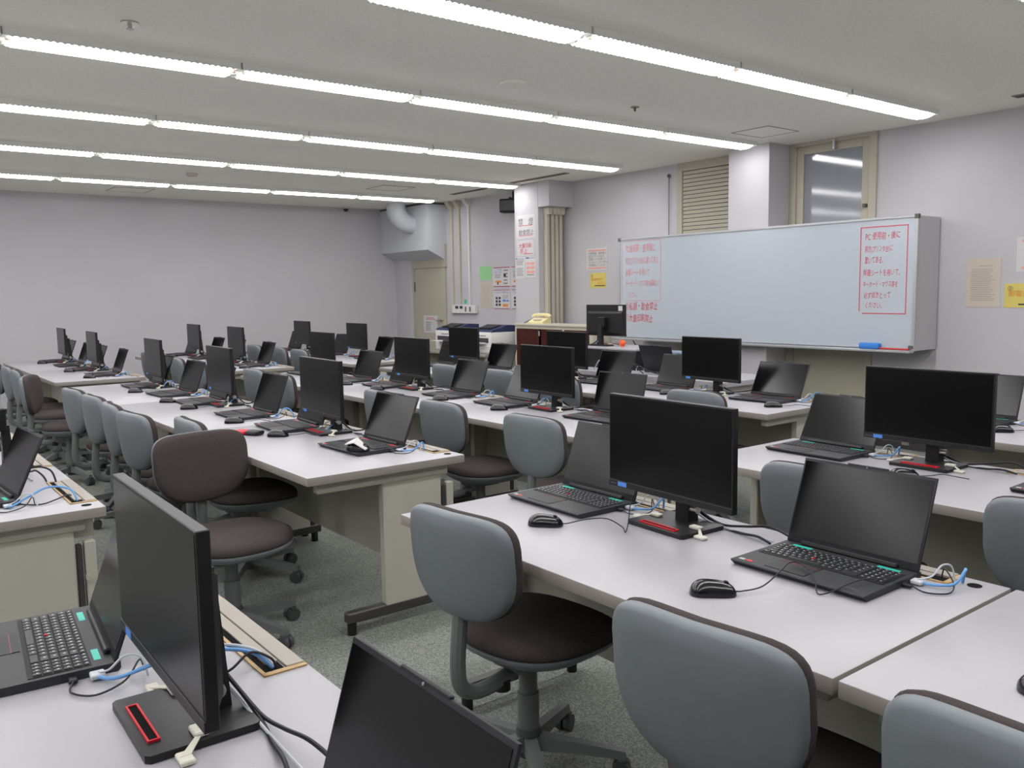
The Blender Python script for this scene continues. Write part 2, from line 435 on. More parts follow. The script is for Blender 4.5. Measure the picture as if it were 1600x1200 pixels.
# ================================================================ DESKS
def make_desk(L):
    e = empty('desk')
    D = 0.72
    t = MB(); t.box(0, D, 0.002, L - 0.002, 0.646, 0.68, 0.004, 2)
    top = t.obj('tabletop', [M_TOP, M_EDGE], e)
    for p in top.data.polygons:
        if p.normal.z < 0.6: p.material_index = 1
    for s, yy in ((1, 0.0), (-1, L)):
        y = lambda a: yy + s * a
        lo = lambda a, b: (min(y(a), y(b)), max(y(a), y(b)))
        a, b = lo(0.045, 0.085)
        p = MB().box(0.345, 0.625, a, b, 0.085, 0.60, 0.004).obj('leg_panel', M_STEEL, e)
        MB().box(0.632, 0.648, a + 0.005, b - 0.005, 0.09, 0.55).obj('edge_channel', M_FOOT, p, smooth=False)
        MB().box(0.655, 0.69, a + 0.004, b - 0.004, 0.09, 0.56, 0.003).cyl((0.66, (a + b) / 2, 0.44), (0.66, a - 0.012, 0.44), 0.009, seg=10).obj('rear_cover', M_STEEL, p)
        MB().box(0.06, 0.66, a, b, 0.60, 0.645, 0.003).obj('top_rail', M_STEEL, e)
        f = MB().box(0.17, 0.69, a - 0.002, b + 0.002, 0.05, 0.095, 0.006).obj('foot', M_FOOT, e)
        MB().cyl((0.195, (a + b) / 2, 0), (0.195, (a + b) / 2, 0.05), 0.019, seg=12).obj('adjuster', M_BLACK, f)
        MB().cyl((0.655, (a + b) / 2, 0), (0.655, (a + b) / 2, 0.05), 0.019, seg=12).obj('adjuster', M_BLACK, f)
    MB().box(0.44, 0.462, 0.085, L - 0.085, 0.24, 0.60).obj('modesty_panel', M_STEEL, e, smooth=False)
    MB().box(0.60, 0.70, 0.12, L - 0.12, 0.56, 0.645).obj('cable_duct', M_STEEL, e, smooth=False)
    # cable trays with wooden trim
    for y0, y1 in ((0.105, 0.545), (L - 0.585, L - 0.125)):
        x0, x1 = 0.632, 0.715
        tr = MB()
        tr.box(x0, x0 + 0.007, y0, y1, 0.678, 0.683); tr.box(x0, x1, y0, y0 + 0.013, 0.678, 0.683); tr.box(x0, x1, y1 - 0.013, y1, 0.678, 0.683)
        tray = tr.obj('cable_tray', M_WOOD, e, smooth=False)
        MB().box(x0 + 0.007, x0 + 0.021, y0 + 0.013, y1 - 0.013, 0.678, 0.6808).box(x0 + 0.02, x0 + 0.045, y0 + 0.013, y0 + 0.05, 0.678, 0.6808).obj('slot', M_HOLE, tray, smooth=False)
        MB().box(x0 + 0.021, x0 + 0.046, y0 + 0.05, y1 - 0.013, 0.678, 0.684, 0.001).obj('lid', M_TRAYLID, tray, smooth=False)
        MB().box(x0 + 0.048, x1, y0 + 0.013, y1 - 0.013, 0.678, 0.685, 0.001).obj('lid', M_TRAYLID, tray, smooth=False)
    MB().cyl((0.672, 0.062, 0.675), (0.672, 0.062, 0.6812), 0.016, seg=16).obj('grommet', M_HOLE, e)
    return e
DESK = {}
def desk(x, y, L, label):
    if L not in DESK: DESK[L] = Proto(make_desk(L))
    return DESK[L].place((x, y, FZ), 0, label, 'desk', 'white classroom desks')

# ================================================================ CHAIRS
def back_outline(n=36, sc=1.0, w=0.197, top=0.81, bot=0.525):
    """closed outline (y,z) of the shield-shaped backrest"""
    P = []
    c = (top + bot) / 2; h = (top - bot) / 2
    for k in range(n):
        a = 2 * math.pi * k / n
        cy, cz = math.cos(a), math.sin(a)
        ex = 0.40 if cz > 0 else 0.80
        y = math.copysign(abs(cy) ** ex, cy); z = math.copysign(abs(cz) ** ex, cz)
        taper = 1.0 if z > 0.1 else 1.0 - 0.08 * ((0.1 - z) / 1.1) ** 1.2
        P.append((w * sc * y * taper, c + h * sc * z))
    return P
def seat_outline(n=36, sc=1.0):
    P = []
    for k in range(n):
        a = 2 * math.pi * k / n
        cx, cy = math.cos(a), math.sin(a)
        ex = 0.62 if cx > 0 else 0.85
        x = math.copysign(abs(cx) ** ex, cx); y = math.copysign(abs(cy) ** 0.8, cy)
        P.append((0.03 + 0.205 * sc * x, 0.215 * sc * y))
    return P
def make_chair():
    e = empty('office_chair')
    def bx(y, z): return -0.275 + 0.75 * y * y + 0.22 * (z - 0.67) ** 2 + (-0.10 * (z - 0.67))
    def pad(specs):
        mb = MB(); rings = []
        for sc, off in specs:
            rings.append([(bx(y, z) + off, y, z) for y, z in back_outline(sc=sc)])
        return mb.loft(rings)
    pad([(0.3, -0.012), (0.7, -0.010), (0.93, -0.006), (0.985, 0.0), (1.0, 0.008), (1.0, 0.020), (0.97, 0.022)]).obj('back_shell', M_SHELL, e, angle=60)
    pad([(0.96, 0.020), (1.0, 0.0225), (1.015, 0.032), (0.99, 0.046), (0.9, 0.054), (0.6, 0.058), (0.2, 0.058)]).obj('back_cushion', M_FABRIC, e, angle=60)
    def spad(specs):
        mb = MB(); rings = []
        for sc, z in specs: rings.append([(x, y, z - 0.25 * max(0, x - 0.12) ** 2 * 4) for x, y in seat_outline(sc=sc)])
        return mb.loft(rings)
    spad([(0.5, 0.36), (0.8, 0.368), (0.96, 0.39), (1.0, 0.402), (1.0, 0.408), (0.9, 0.41)]).obj('seat_shell', M_SHELL, e, angle=60)
    spad([(0.95, 0.406), (0.99, 0.412), (1.0, 0.425), (0.97, 0.442), (0.85, 0.452), (0.4, 0.455), (0.1, 0.455)]).obj('seat_cushion', M_FABRIC, e, angle=60)
    path = bez([(-0.238, 0, 0.58), (-0.247, 0, 0.50), (-0.256, 0, 0.40), (-0.245, 0, 0.335), (-0.19, 0, 0.305), (-0.10, 0, 0.31), (0.0, 0, 0.335)], 5)
    MB().tube(path, 0.021, 10, flat=1.0).obj('back_support', M_FRAME, e)
    MB().box(-0.09, 0.10, -0.06, 0.06, 0.33, 0.368, 0.01).obj('mechanism', M_FRAME, e)
    MB().cyl((-0.10, 0, 0.28), (-0.10, 0, 0.31), 0.024, seg=12).obj('knob', M_BLACK, e)
    MB().cyl((0, 0, 0.13), (0, 0, 0.24), 0.031, seg=16).cyl((0, 0, 0.24), (0, 0, 0.335), 0.0265, seg=16).obj('gas_column', M_FRAME, e)
    MB().cyl((0, 0, 0.05), (0, 0, 0.12), 0.028, 0.034, seg=16).cyl((0, 0, 0.12), (0, 0, 0.135), 0.038, 0.034, seg=16).obj('hub', M_CASTER, e)
    lm = MB()
    lm.loft([[(0.02, -0.022, 0.075), (0.02, 0.022, 0.075), (0.02, 0.018, 0.118), (0.02, -0.018, 0.118)],
             [(0.16, -0.018, 0.068), (0.16, 0.018, 0.068), (0.16, 0.014, 0.098), (0.16, -0.014, 0.098)],
             [(0.275, -0.014, 0.058), (0.275, 0.014, 0.058), (0.275, 0.011, 0.08), (0.275, -0.011, 0.08)]])
    lmesh = lm.mesh('base_leg', M_FRAME)
    cm = MB()
    cm.cyl((0.262, -0.024, 0.026), (0.262, -0.004, 0.026), 0.026, seg=16).cyl((0.262, 0.004, 0.026), (0.262, 0.024, 0.026), 0.026, seg=16)
    cm.box(0.25, 0.276, -0.02, 0.02, 0.03, 0.06, 0.004)
    cmesh = cm.mesh('caster', M_CASTER)
    for k in range(5):
        a = R(20 + 72 * k)
        o = link('base_leg', lmesh, e); o.rotation_euler = (0, 0, a)
        link('caster', cmesh, o)
    return e
chair_p = Proto(make_chair())
def chair(bx_, by_, rot, label, group='grey-backed office chairs'):
    """bx_,by_: middle of the backrest; rot: facing direction in degrees from +x"""
    a = R(rot)
    return chair_p.place((bx_ + 0.255 * math.cos(a), by_ + 0.255 * math.sin(a), FZ), a, label, 'chair', group)

# ================================================================ LAPTOPS
LB, LW = 0.248, 0.356          # base depth, width
KEYROWS = []
def key_layout():
    """list of (x, y, sx, sy): x grows to the hinge, y to the user's left"""
    out = []
    rows = [15, 15, 14, 14, 13, 9]
    x = 0.075
    for ri, n in enumerate(rows):
        hgt = 0.0115 if ri == 0 else 0.0165
        x -= hgt / 2
        total = 0.262 if True else 0
        if ri == 5: ws = [0.02, 0.016, 0.016, 0.016, 0.085, 0.016, 0.016, 0.02, 0.04]
        elif ri in (0,): ws = [total / n] * n
        else:
            ws = [1.0] * n; ws[0] = 1.0 + 0.25 * (ri - 1); ws[-1] = 1.6
            s_ = sum(ws); ws = [v * total / s_ for v in ws]
        s_ = sum(ws); ws = [v * total / s_ for v in ws]
        y = 0.163
        for wv in ws:
            out.append((x, y - wv / 2, hgt - 0.0025, wv - 0.0028)); y -= wv
        if ri > 0 or True:
            yy = 0.163 - total - 0.004
            for j in range(4):
                out.append((x, yy - 0.0075, hgt - 0.0025, 0.0125)); yy -= 0.0152
        x -= hgt / 2
    return out
KEYS = key_layout()
LID_TILT = 20
def lid_parts(e, tilt):
    """lid, screen and bezel pieces, rotated about the hinge"""
    M = Matrix.Translation((0.112, 0, 0.019)) @ Matrix.Rotation(R(tilt), 4, 'Y')
    H = 0.226
    lid = MB()
    t = bmesh.new(); t.free()
    lid.box(0.0, 0.0065, -LW / 2, LW / 2, 0.0, H, 0.0022, 2, mtx=M)
    lo = lid.obj('lid', M_LID, e)
    MB().box(-0.0012, 0.0005, -0.172, 0.172, 0.018, H - 0.008, mtx=M).obj('screen', M_SCREEN, lo, smooth=False)
    MB().box(-0.0005, 0.0062, -0.055, 0.055, H - 0.003, H + 0.0035, 0.0015, mtx=M).obj('camera_bump', M_LID, lo)
    MB().cyl(M @ Vector((-0.0006, 0.0, H - 0.002)), M @ Vector((-0.0018, 0.0, H - 0.002)), 0.0022, seg=8).obj('lens', M_BGREY, lo)
    MB().box(-0.011, 0.003, -0.13, 0.13, -0.004, 0.008, 0.003, mtx=M).obj('hinge', M_BLACK, lo)
THINK = None
def make_laptop(strip, keys_single, tilt=LID_TILT):
    e = empty('laptop')
    x0, x1 = -LB / 2, LB / 2
    b = MB()
    # wedge base with undercut front edge
    prof = [(x0 + 0.014, 0.001), (x1 - 0.004, 0.001), (x1, 0.006), (x1, 0.018), (x0 + 0.002, 0.016), (x0, 0.0135)]
    b.prism(prof, 'y', -LW / 2, LW / 2)
    b.obj('base', M_PALM, e, smooth=False)
    kb = MB().box(-0.026, 0.077, -0.167, 0.166, 0.0150, 0.01805).obj('keyboard', M_KEYBED, e, smooth=False)
    def kbox(mb, sx, sy, ox=0.0, oy=0.0):
        mb.loft([[(ox - sx / 2, oy - sy / 2, 0.0), (ox + sx / 2, oy - sy / 2, 0.0), (ox + sx / 2, oy + sy / 2, 0.0), (ox - sx / 2, oy + sy / 2, 0.0)],
                 [(ox - sx / 2 + .0008, oy - sy / 2 + .001, 0.0022), (ox + sx / 2 - .0008, oy - sy / 2 + .001, 0.0022), (ox + sx / 2 - .0008, oy + sy / 2 - .001, 0.0022), (ox - sx / 2 + .0008, oy + sy / 2 - .001, 0.0022)]])
    if keys_single:
        cache = {}
        for (x, y, sx, sy) in KEYS:
            k_ = (round(sx, 4), round(sy, 4))
            if k_ not in cache:
                q = MB(); kbox(q, sx, sy); cache[k_] = q.mesh('key', M_KEY, smooth=False)
            o = link('key', cache[k_], kb); o.location = (x, y, 0.01805)
    else:
        q = MB()
        for (x, y, sx, sy) in KEYS: kbox(q, sx, sy, x, y)
        o = q.obj('keys', M_KEY, kb, smooth=False); o.location = (0, 0, 0.01805); o['kind'] = 'stuff'
    lg = MB()
    for (x, y, sx, sy) in KEYS:
        if sy < 0.03: lg.box(x - 0.001, x + 0.003, y + 0.001, y + 0.004, 0.0202, 0.02028)
    if keys_single: lg.obj('key_print', M_CWHITE, kb, smooth=False)
    else: lg.bm.free()
    MB().cyl((0.018, 0.036, 0.0185), (0.018, 0.036, 0.0225), 0.0032, seg=10).obj('pointing_stick', M_REDV, e)
    tp = MB().box(-0.108, -0.045, -0.018, 0.090, 0.0150, 0.01745).obj('touchpad', M_LID, e, smooth=False)
    MB().box(-0.0445, -0.030, -0.018, 0.090, 0.0150, 0.01815).obj('touchpad_buttons', M_LID, e, smooth=False)
    MB().box(-0.0452, -0.0444, -0.018, 0.090, 0.0150, 0.01785).obj('button_line', M_RED, e, smooth=False)
    for yy in (0.115, -0.118):
        MB().box(0.083, 0.095, yy - 0.028, yy + 0.028, 0.0170, 0.0183).obj('label_strip', strip, e, smooth=False)
    MB().box(-0.108, -0.098, 0.128, 0.145, 0.0150, 0.0168).obj('badge', M_REDV, e, smooth=False)
    MB().box(-0.108, -0.098, 0.150, 0.166, 0.0150, 0.0168).obj('badge', M_PAPERB, e, smooth=False)
    global THINK
    if THINK is None: THINK = text_mesh('logo_lettering', 'ThinkPad', 0.012, M_PGREY)
    o = link('logo_lettering', THINK, e); o.location = (-0.104, -0.105, 0.0172); o.rotation_euler = (0, 0, R(-90))
    lid_parts(e, tilt)
    # plugs at the right rear
    MB().box(0.070, 0.095, -0.205, -0.178, 0.003, 0.012, 0.002).obj('network_plug', M_CWHITE, e)
    MB().box(0.035, 0.050, -0.200, -0.178, 0.003, 0.011, 0.002).obj('usb_plug', M_BLACK, e)
    MB().tube(bez([(0.042, -0.20, 0.008), (0.035, -0.235, 0.004), (0.07, -0.27, 0.004), (0.12, -0.255, 0.012), (0.15, -0.22, 0.03), (0.158, -0.21, 0.004)], 6), 0.0018, 6).obj('power_cord', M_CBLACK, e)
    MB().tube(bez([(0.085, -0.19, 0.012), (0.10, -0.215, 0.022), (0.125, -0.225, 0.045), (0.15, -0.235, 0.04), (0.160, -0.24, 0.004)], 6), 0.0022, 6).obj('white_cord', M_CWHITE, e)
    return e
BLUE = MB().tube(bez([(0.082, -0.20, 0.007), (0.088, -0.23, 0.008), (0.11, -0.262, 0.014), (0.14, -0.27, 0.04), (0.158, -0.262, 0.035), (0.164, -0.255, 0.003)], 7), 0.0034, 8).mesh('network_cable', M_BLUE)
BLUE2 = MB().tube(bez([(0.082, -0.20, 0.007), (0.09, -0.235, 0.012), (0.10, -0.275, 0.05), (0.125, -0.29, 0.06), (0.15, -0.297, 0.04), (0.163, -0.30, 0.003)], 7), 0.0034, 8).mesh('network_cable', M_BLUE)
LP = {}
nlap = [0]
def laptop(x, y, rot, strip, label, single=False, tilt=LID_TILT, cable=True, z=0.70, path=None):
    k = (strip.name, single, tilt)
    if k not in LP: LP[k] = Proto(make_laptop(strip, single, tilt))
    o = LP[k].place((x, y, z), R(rot), label, 'laptop', 'open black laptops')
    if cable:
        nlap[0] += 1
        if path:
            iv = (Matrix.Translation((x, y, z)) @ Matrix.Rotation(R(rot), 4, 'Z')).inverted()
            me = MB().tube(bez([(0.082, -0.20, 0.007)] + [iv @ Vector(p) for p in path], 7), 0.0036, 8).mesh('network_cable', M_BLUE)
        else: me = BLUE if nlap[0] % 3 else BLUE2
        c = link('network_cable', me); c.location = (x, y, z); c.rotation_euler = (0, 0, R(rot))
        tag(c, 'blue network cable of ' + label.replace('open black laptop', 'laptop').replace(' with teal strips', '').replace(' with red strips', ''), 'cable', 'blue network cables')
    return o

# ================================================================ MONITORS
def make_monitor():
    e = empty('monitor')
    PW, PH, z0 = 0.49, 0.285, 0.088
    b = MB(); b.prism([(-0.085, -0.105), (-0.078, -0.112), (0.083, -0.112), (0.09, -0.105), (0.09, 0.105), (0.083, 0.112), (-0.078, 0.112), (-0.085, 0.105)], 'z', 0.001, 0.013)
    b.obj('base', M_BEZEL, e, smooth=False)
    MB().box(-0.069, -0.056, -0.068, 0.068, 0.0135, 0.0145).obj('slot', M_HOLE, e, smooth=False)
    s = MB(); s.box(-0.072, -0.069, -0.071, 0.071, 0.0125, 0.0165); s.box(-0.056, -0.053, -0.071, 0.071, 0.0125, 0.0165); s.box(-0.069, -0.056, -0.071, -0.068, 0.0125, 0.0165); s.box(-0.069, -0.056, 0.068, 0.071, 0.0125, 0.0165)
    s.obj('red_rim', M_REDV, e, smooth=False)
    st = MB(); st.loft([[(0.03, -0.026, 0.012), (0.072, -0.026, 0.012), (0.072, 0.026, 0.012), (0.03, 0.026, 0.012)], [(0.034, -0.024, 0.19), (0.06, -0.024, 0.19), (0.06, 0.024, 0.19), (0.034, 0.024, 0.19)]])
    st.box(-0.012, 0.05, -0.045, 0.045, 0.17, 0.26, 0.004)
    st.obj('stand', M_BLACK, e, smooth=False)
    MB().cyl((0.045, -0.024, 0.052), (0.045, -0.05, 0.052), 0.012, seg=12).obj('lock', M_CHROME, e)
    p = MB().box(-0.012, 0.008, -PW / 2, PW / 2, z0, z0 + PH, 0.0015).obj('panel', M_BEZEL, e, smooth=False); p.location = (-0.022, 0, 0)
    MB().box(-0.0128, -0.011, -PW / 2 + 0.006, PW / 2 - 0.006, z0 + 0.022, z0 + PH - 0.006).obj('screen', M_MSCREEN, p, smooth=False)
    MB().box(-0.0145, -0.011, -PW / 2, PW / 2, z0, z0 + 0.0185, 0.001).obj('chin', M_BEZEL, p, smooth=False)
    MB().box(-0.0152, -0.0140, 0.165, 0.203, z0 + 0.003, z0 + 0.0165).obj('blue_label', M_LBLUE, p, smooth=False)
    lt = link('logo_lettering', LENO, p); lt.rotation_euler = WALLROT; lt.location = (-0.0147, 0.240, z0 + 0.006)
    bk = MB(); bk.loft([[(0.008, -0.225, z0 + 0.012), (0.008, 0.225, z0 + 0.012), (0.008, 0.225, z0 + PH - 0.06), (0.008, -0.225, z0 + PH - 0.06)], [(0.028, -0.20, z0 + 0.03), (0.028, 0.20, z0 + 0.03), (0.028, 0.20, z0 + PH - 0.08), (0.028, -0.20, z0 + PH - 0.08)]])
    bk.box(0.008, 0.0085, -0.235, -0.232, z0 + 0.1, z0 + 0.2)
    bk.obj('back_cover', M_BLACK, p, smooth=False)
    # adhesive security straps
    for (ax, ay, bx_, by_) in ((0.012, 0.085, -0.012, 0.135), (0.0, -0.085, -0.035, -0.135)):
        q = MB()
        q.box(ax - 0.011, ax + 0.011, ay - 0.018, ay + 0.018, 0.0125, 0.021, 0.002)
        q.box(bx_ - 0.011, bx_ + 0.011, by_ - 0.018, by_ + 0.018, 0.0008, 0.009, 0.002)
        q.loft([[(ax, ay - 0.007, 0.0185), (ax + 0.012, ay - 0.0, 0.0185), (ax + 0.012, ay, 0.0205), (ax, ay - 0.007, 0.0205)], [(bx_ - 0.008, by_, 0.0075), (bx_ + 0.008, by_, 0.0075), (bx_ + 0.008, by_, 0.0095), (bx_ - 0.008, by_, 0.0095)]])
        q.obj('security_strap', M_STRAP, e)
    # cables
    MB().tube(bez([(0.065, 0.0, 0.07), (0.085, -0.03, 0.035), (0.10, -0.09, 0.01), (0.105, -0.17, 0.02), (0.11, -0.25, 0.035), (0.125, -0.30, 0.02), (0.13, -0.33, 0.004)], 6), 0.0036, 8).obj('power_cable', M_CBLACK, e)
    MB().tube(bez([(0.065, 0.01, 0.07), (0.088, -0.025, 0.03), (0.095, -0.10, 0.006), (0.085, -0.17, 0.005), (0.075, -0.24, 0.012), (0.065, -0.29, 0.006)], 6), 0.0036, 8).obj('signal_cable', M_CBLACK, e)
    MB().tube(bez([(0.065, 0.0, 0.05), (0.085, -0.04, 0.018), (0.09, -0.12, 0.006), (0.088, -0.2, 0.008), (0.09, -0.28, 0.005)], 6), 0.0028, 6).obj('signal_cable', M_CWHITE, e)
    return e
LENO = text_mesh('logo_lettering', 'Lenovo', 0.011, M_PGREY)
mon_p = Proto(make_monitor())
def monitor(x, y, rot, label, z=0.70):
    return mon_p.place((x, y, z), R(rot), label, 'monitor', 'black desktop monitors')

# ================================================================ MICE
def make_mouse(cable_pts):
    e = empty('mouse')
    rings = []; n = 20; K = 15
    for i in range(K):
        q = math.pi * (i + 0.35) / (K - 0.3); x = -0.053 * math.cos(q)
        t = (x + 0.053) / 0.106
        wd = 0.031 * (1 - (2 * t - 1) ** 4) ** 0.5 * (1 - 0.10 * math.sin(math.pi * t))
        hh = 0.038 * (1 - abs(2 * t - 1) ** 3.0) ** 0.5 * (1.0 - 0.28 * t)
        rings.append([(x, wd * math.cos(math.pi * k / (n - 1)), 0.001 + hh * math.sin(math.pi * k / (n - 1)) ** 0.75) for k in range(n)])
    MB().loft(rings).obj('body', M_MOUSE, e, angle=70)
    MB().cyl((0.028, -0.004, 0.024), (0.028, 0.004, 0.024), 0.008, seg=12).obj('wheel', M_BLACK, e)
    MB().tube(bez(cable_pts, 7), 0.0017, 6).obj('mouse_cable', M_CBLACK, e)
    return e
MP = {'b': Proto(make_mouse([(0.05, 0.0, 0.008), (0.09, 0.01, 0.008), (0.13, 0.02, 0.012), (0.16, -0.02, 0.014), (0.20, -0.05, 0.012)]))}
def mouse(x, y, rot, label, z=0.70, kind='b', path=None):
    if path:
        iv = (Matrix.Translation((x, y, z)) @ Matrix.Rotation(R(rot), 4, 'Z')).inverted()
        return Proto(make_mouse([(0.05, 0.0, 0.008), (0.065, 0.0, 0.008)] + [iv @ Vector(p) for p in path])).place((x, y, z), R(rot), label, 'mouse', 'black computer mice')
    return MP[kind].place((x, y, z), R(rot), label, 'mouse', 'black computer mice')

# ================================================================ LAYOUT
RN = {'L': 'leftmost row', 'C2': 'second row', 'C3': 'third row', 'C4': 'row nearest whiteboard'}
FX = {'L': -0.085, 'C2': 1.325, 'C3': 2.68, 'C4': 3.94}
# desks: (row, y start, length, words)
DK = [('L', 0.54, 1.50, 'foreground desk at the lower left corner, leftmost row'),
      ('L', 3.04, 1.48, 'desk past the aisle at left edge, leftmost row'),
      ('L', 4.52, 1.48, 'second desk past the aisle at left edge, leftmost row'),
      ('C2', -0.70, 1.50, 'desk at the lower right corner, second row'),
      ('C2', 0.805, 1.50, 'foreground desk in the middle of the picture, second row'),
      ('C3', -0.70, 1.50, 'desk at the right edge, third row'),
      ('C3', 0.80, 1.50, 'desk under the large right-hand monitor, third row'),
      ('C4', -0.75, 1.45, 'desk beyond the right edge, row nearest whiteboard'),
      ('C4', 0.70, 1.45, 'desk at right edge, row nearest whiteboard')]
B2 = {'C2': (2.99, 1.475), 'C3': (2.93, 1.475), 'C4': (2.83, 1.45)}
BF = {'C2': (7.92, 1.475), 'C3': (7.86, 1.475), 'C4': (7.72, 1.45)}
near3 = ['nearest', 'middle', 'farthest']
for row in ('C2', 'C3', 'C4'):
    y0, L = B2[row]
    for k in range(3): DK.append((row, y0 + k * L, L, '%s desk of the middle block, %s' % (near3[k], RN[row])))
    y0, L = BF[row]
    for k in range(2): DK.append((row, y0 + k * L, L, '%s desk of the far block, %s' % (['nearer', 'farther'][k], RN[row])))
for row, y, L, words in DK:
    desk(FX[row], y, L, 'white ' + words)

# laptops ------------------------------------------------------------------
T, RD = M_TEAL, M_RED
def LX(row, off=0.375): return FX[row] + off + LB / 2
laptop(0.245, 1.845, -5, T, 'open black laptop with teal strips at the lower left corner', True, path=[(0.335, 1.60, 0.712), (0.40, 1.565, 0.735), (0.47, 1.54, 0.745), (0.54, 1.505, 0.735), (0.575, 1.485, 0.70)])
laptop(0.322, 0.825, 0, T, 'open black laptop whose dark screen rises at the bottom edge', False, 17)
laptop(0.28, 3.42, 4, T, 'open black laptop at left edge past the aisle', False, 24, path=[(0.385, 3.20, 0.712), (0.44, 3.215, 0.735), (0.50, 3.235, 0.752), (0.56, 3.215, 0.74), (0.577, 3.19, 0.70)])
laptop(LX('C2'), 1.145, 0, T, 'open black laptop with teal strips right of the foreground monitor', True)
laptop(LX('C2'), 2.062, -1, T, 'open black laptop with teal strips left of the foreground monitor', True)
laptop(1.80, 0.33, 2, T, 'open black laptop cut off at the lower right edge', False)
laptop(LX('C3', 0.37), 2.022, -2, T, 'open black laptop with teal strips left of the right-hand monitor', False, 28)
laptop(3.13, 1.03, 0, T, 'open black laptop cut off at right edge, third row', False)
laptop(LX('C4', 0.37), 1.985, 0, T, 'open black laptop peeking out behind the right-hand monitor', False)
B2L = {'C2': [3.43, 4.235, 4.84, 5.66, 6.28, 7.02], 'C3': [3.335, 4.19, 4.79, 5.66, 6.22, 7.06], 'C4': [3.21, 4.045, 4.66, 5.47, 6.09, 6.92]}
BFL = {'C2': [8.36, 9.18, 9.83, 10.62], 'C3': [8.30, 9.12, 9.75, 10.58], 'C4': [8.17, 9.15, 9.62, 10.42]}
tilts = {('C4', 0): 27, ('C2', 0): 22, ('C3', 0): 14, ('C3', 1): 26}
for row in ('C2', 'C3', 'C4'):
    for i, y in enumerate(B2L[row]):
        lab = 'open black laptop with red strips, %s seat of %s desk, middle block, %s' % (['near', 'far'][i % 2], near3[i // 2], RN[row])
        laptop(LX(row, 0.335 if row == 'C2' else 0.37), y, [2, -3, 1, -2, 3, 0][i], RD, lab, False, tilts.get((row, i), LID_TILT))
    for i, y in enumerate(BFL[row]):
        lab = 'open black laptop, %s seat of %s desk, far block, %s' % (['near', 'far'][i % 2], ['nearer', 'farther'][i // 2], RN[row])
        laptop(LX(row, 0.34), y, [-2, 2, 0, 3][i], RD, lab)

# monitors -----------------------------------------------------------------
monitor(0.385, 1.393, -1, 'black monitor seen at a steep angle in lower left foreground')
monitor(1.858, 1.648, -3, 'large black monitor on the foreground desk in the middle')
monitor(3.225, 1.59, 0, 'black monitor at the right, in front of the grey wall')
monitor(0.42, 3.93, 0, 'black monitor cut off at the left edge')
MON = {'C2': [3.955, 5.42, 6.90], 'C3': [3.82, 5.33, 6.80], 'C4': [3.65, 5.075, 6.50]}
MONF = {'C2': [8.98, 10.45], 'C3': [8.86, 10.23], 'C4': [8.59, 10.03]}
for row in ('C2', 'C3', 'C4'):
    for i, y in enumerate(MON[row]):
        monitor(FX[row] + 0.545, y, -2, 'black monitor on %s desk of the middle block, %s' % (near3[i], RN[row]))
    for i, y in enumerate(MONF[row]):
        monitor(FX[row] + 0.545, y, -2, 'black monitor on %s desk of the far block, %s' % (['nearer', 'farther'][i], RN[row]))

# mice ---------------------------------------------------------------------
mouse(1.585, 1.905, -48, 'black mouse before the foreground laptop left of the monitor', path=[(1.665, 1.815, 0.722), (1.70, 1.765, 0.728), (1.712, 1.715, 0.712), (1.700, 1.690, 0.704), (1.722, 1.700, 0.725), (1.765, 1.735, 0.760), (1.80, 1.76, 0.782)])
mouse(1.50, 1.215, -42, 'black mouse before the foreground laptop right of the monitor', path=[(1.60, 1.155, 0.712), (1.68, 1.165, 0.727), (1.745, 1.185, 0.729), (1.765, 1.17, 0.728), (1.735, 1.12, 0.726), (1.70, 1.085, 0.722), (1.672, 1.06, 0.7035), (1.69, 1.035, 0.712), (1.715, 1.02, 0.724), (1.77, 1.01, 0.728), (1.82, 0.985, 0.726), (1.86, 0.98, 0.726)])
mouse(1.555, 0.545, -40, 'black mouse at the lower right edge')
mouse(2.965, 1.545, -50, 'black mouse below the right-hand monitor')
mouse(4.23, 1.745, -50, 'black mouse at the right edge, row nearest whiteboard')
mouse(4.21, 2.985, -45, 'black mouse at end of middle block, row nearest whiteboard')
MI = {'C2': [4.00, 4.60, 5.38, 5.83, 6.62], 'C3': [4.0, 4.63, 5.46, 5.95], 'C4': [4.75, 3.83]}
for row in MI:
    for i, y in enumerate(MI[row]):
        mouse(FX[row] + 0.305, y, -40 + 10 * (i % 3), 'black mouse, %s along the middle block, %s' % (ordn[i + (1 if row != 'C4' else 2)], RN[row]))
for row in ('C2', 'C3', 'C4'):
    for i, y in enumerate((BFL[row][0] - 0.22, BFL[row][1] - 0.2, BFL[row][3] - 0.22)):
        mouse(FX[row] + 0.31, y, -40, 'black mouse, %s along the far block, %s' % (ordn[i], RN[row]))

# chairs -------------------------------------------------------------------
chair(1.195, 1.80, 6, 'grey-backed chair with brown seat at the foreground desk, fully visible')
chair(1.10, 0.925, 4, 'grey-backed chair pushed under the foreground desk at bottom centre')
chair(1.13, 0.415, 2, 'grey-backed chair at the lower right corner')
chair(2.36, 1.52, 4, 'grey-backed chair behind the foreground right-hand laptop')
chair(2.40, 0.83, 4, 'grey-backed chair at the right edge below the right-hand monitor')
chair(1.112, 3.585, -84, 'chair in the aisle showing its brown front cushion and seat', 'turned chairs')
for i, (x, y, r_) in enumerate([(1.205, 4.03, -2), (1.065, 4.44, 6), (1.08, 4.93, -4), (1.09, 5.42, 2), (1.08, 5.93, 4)]):
    chair(x, y, r_, 'grey-backed chair, %s from near end of middle block, second row' % ordn[i])
for i, (x, y, r_) in enumerate([(2.41, 3.0, 2), (2.40, 3.74, 0), (2.42, 4.42, -3), (2.45, 5.93, -2), (2.45, 6.46, 0)]):
    chair(x, y, r_, 'grey-backed chair, %s from near end of middle block, third row' % ordn[i])
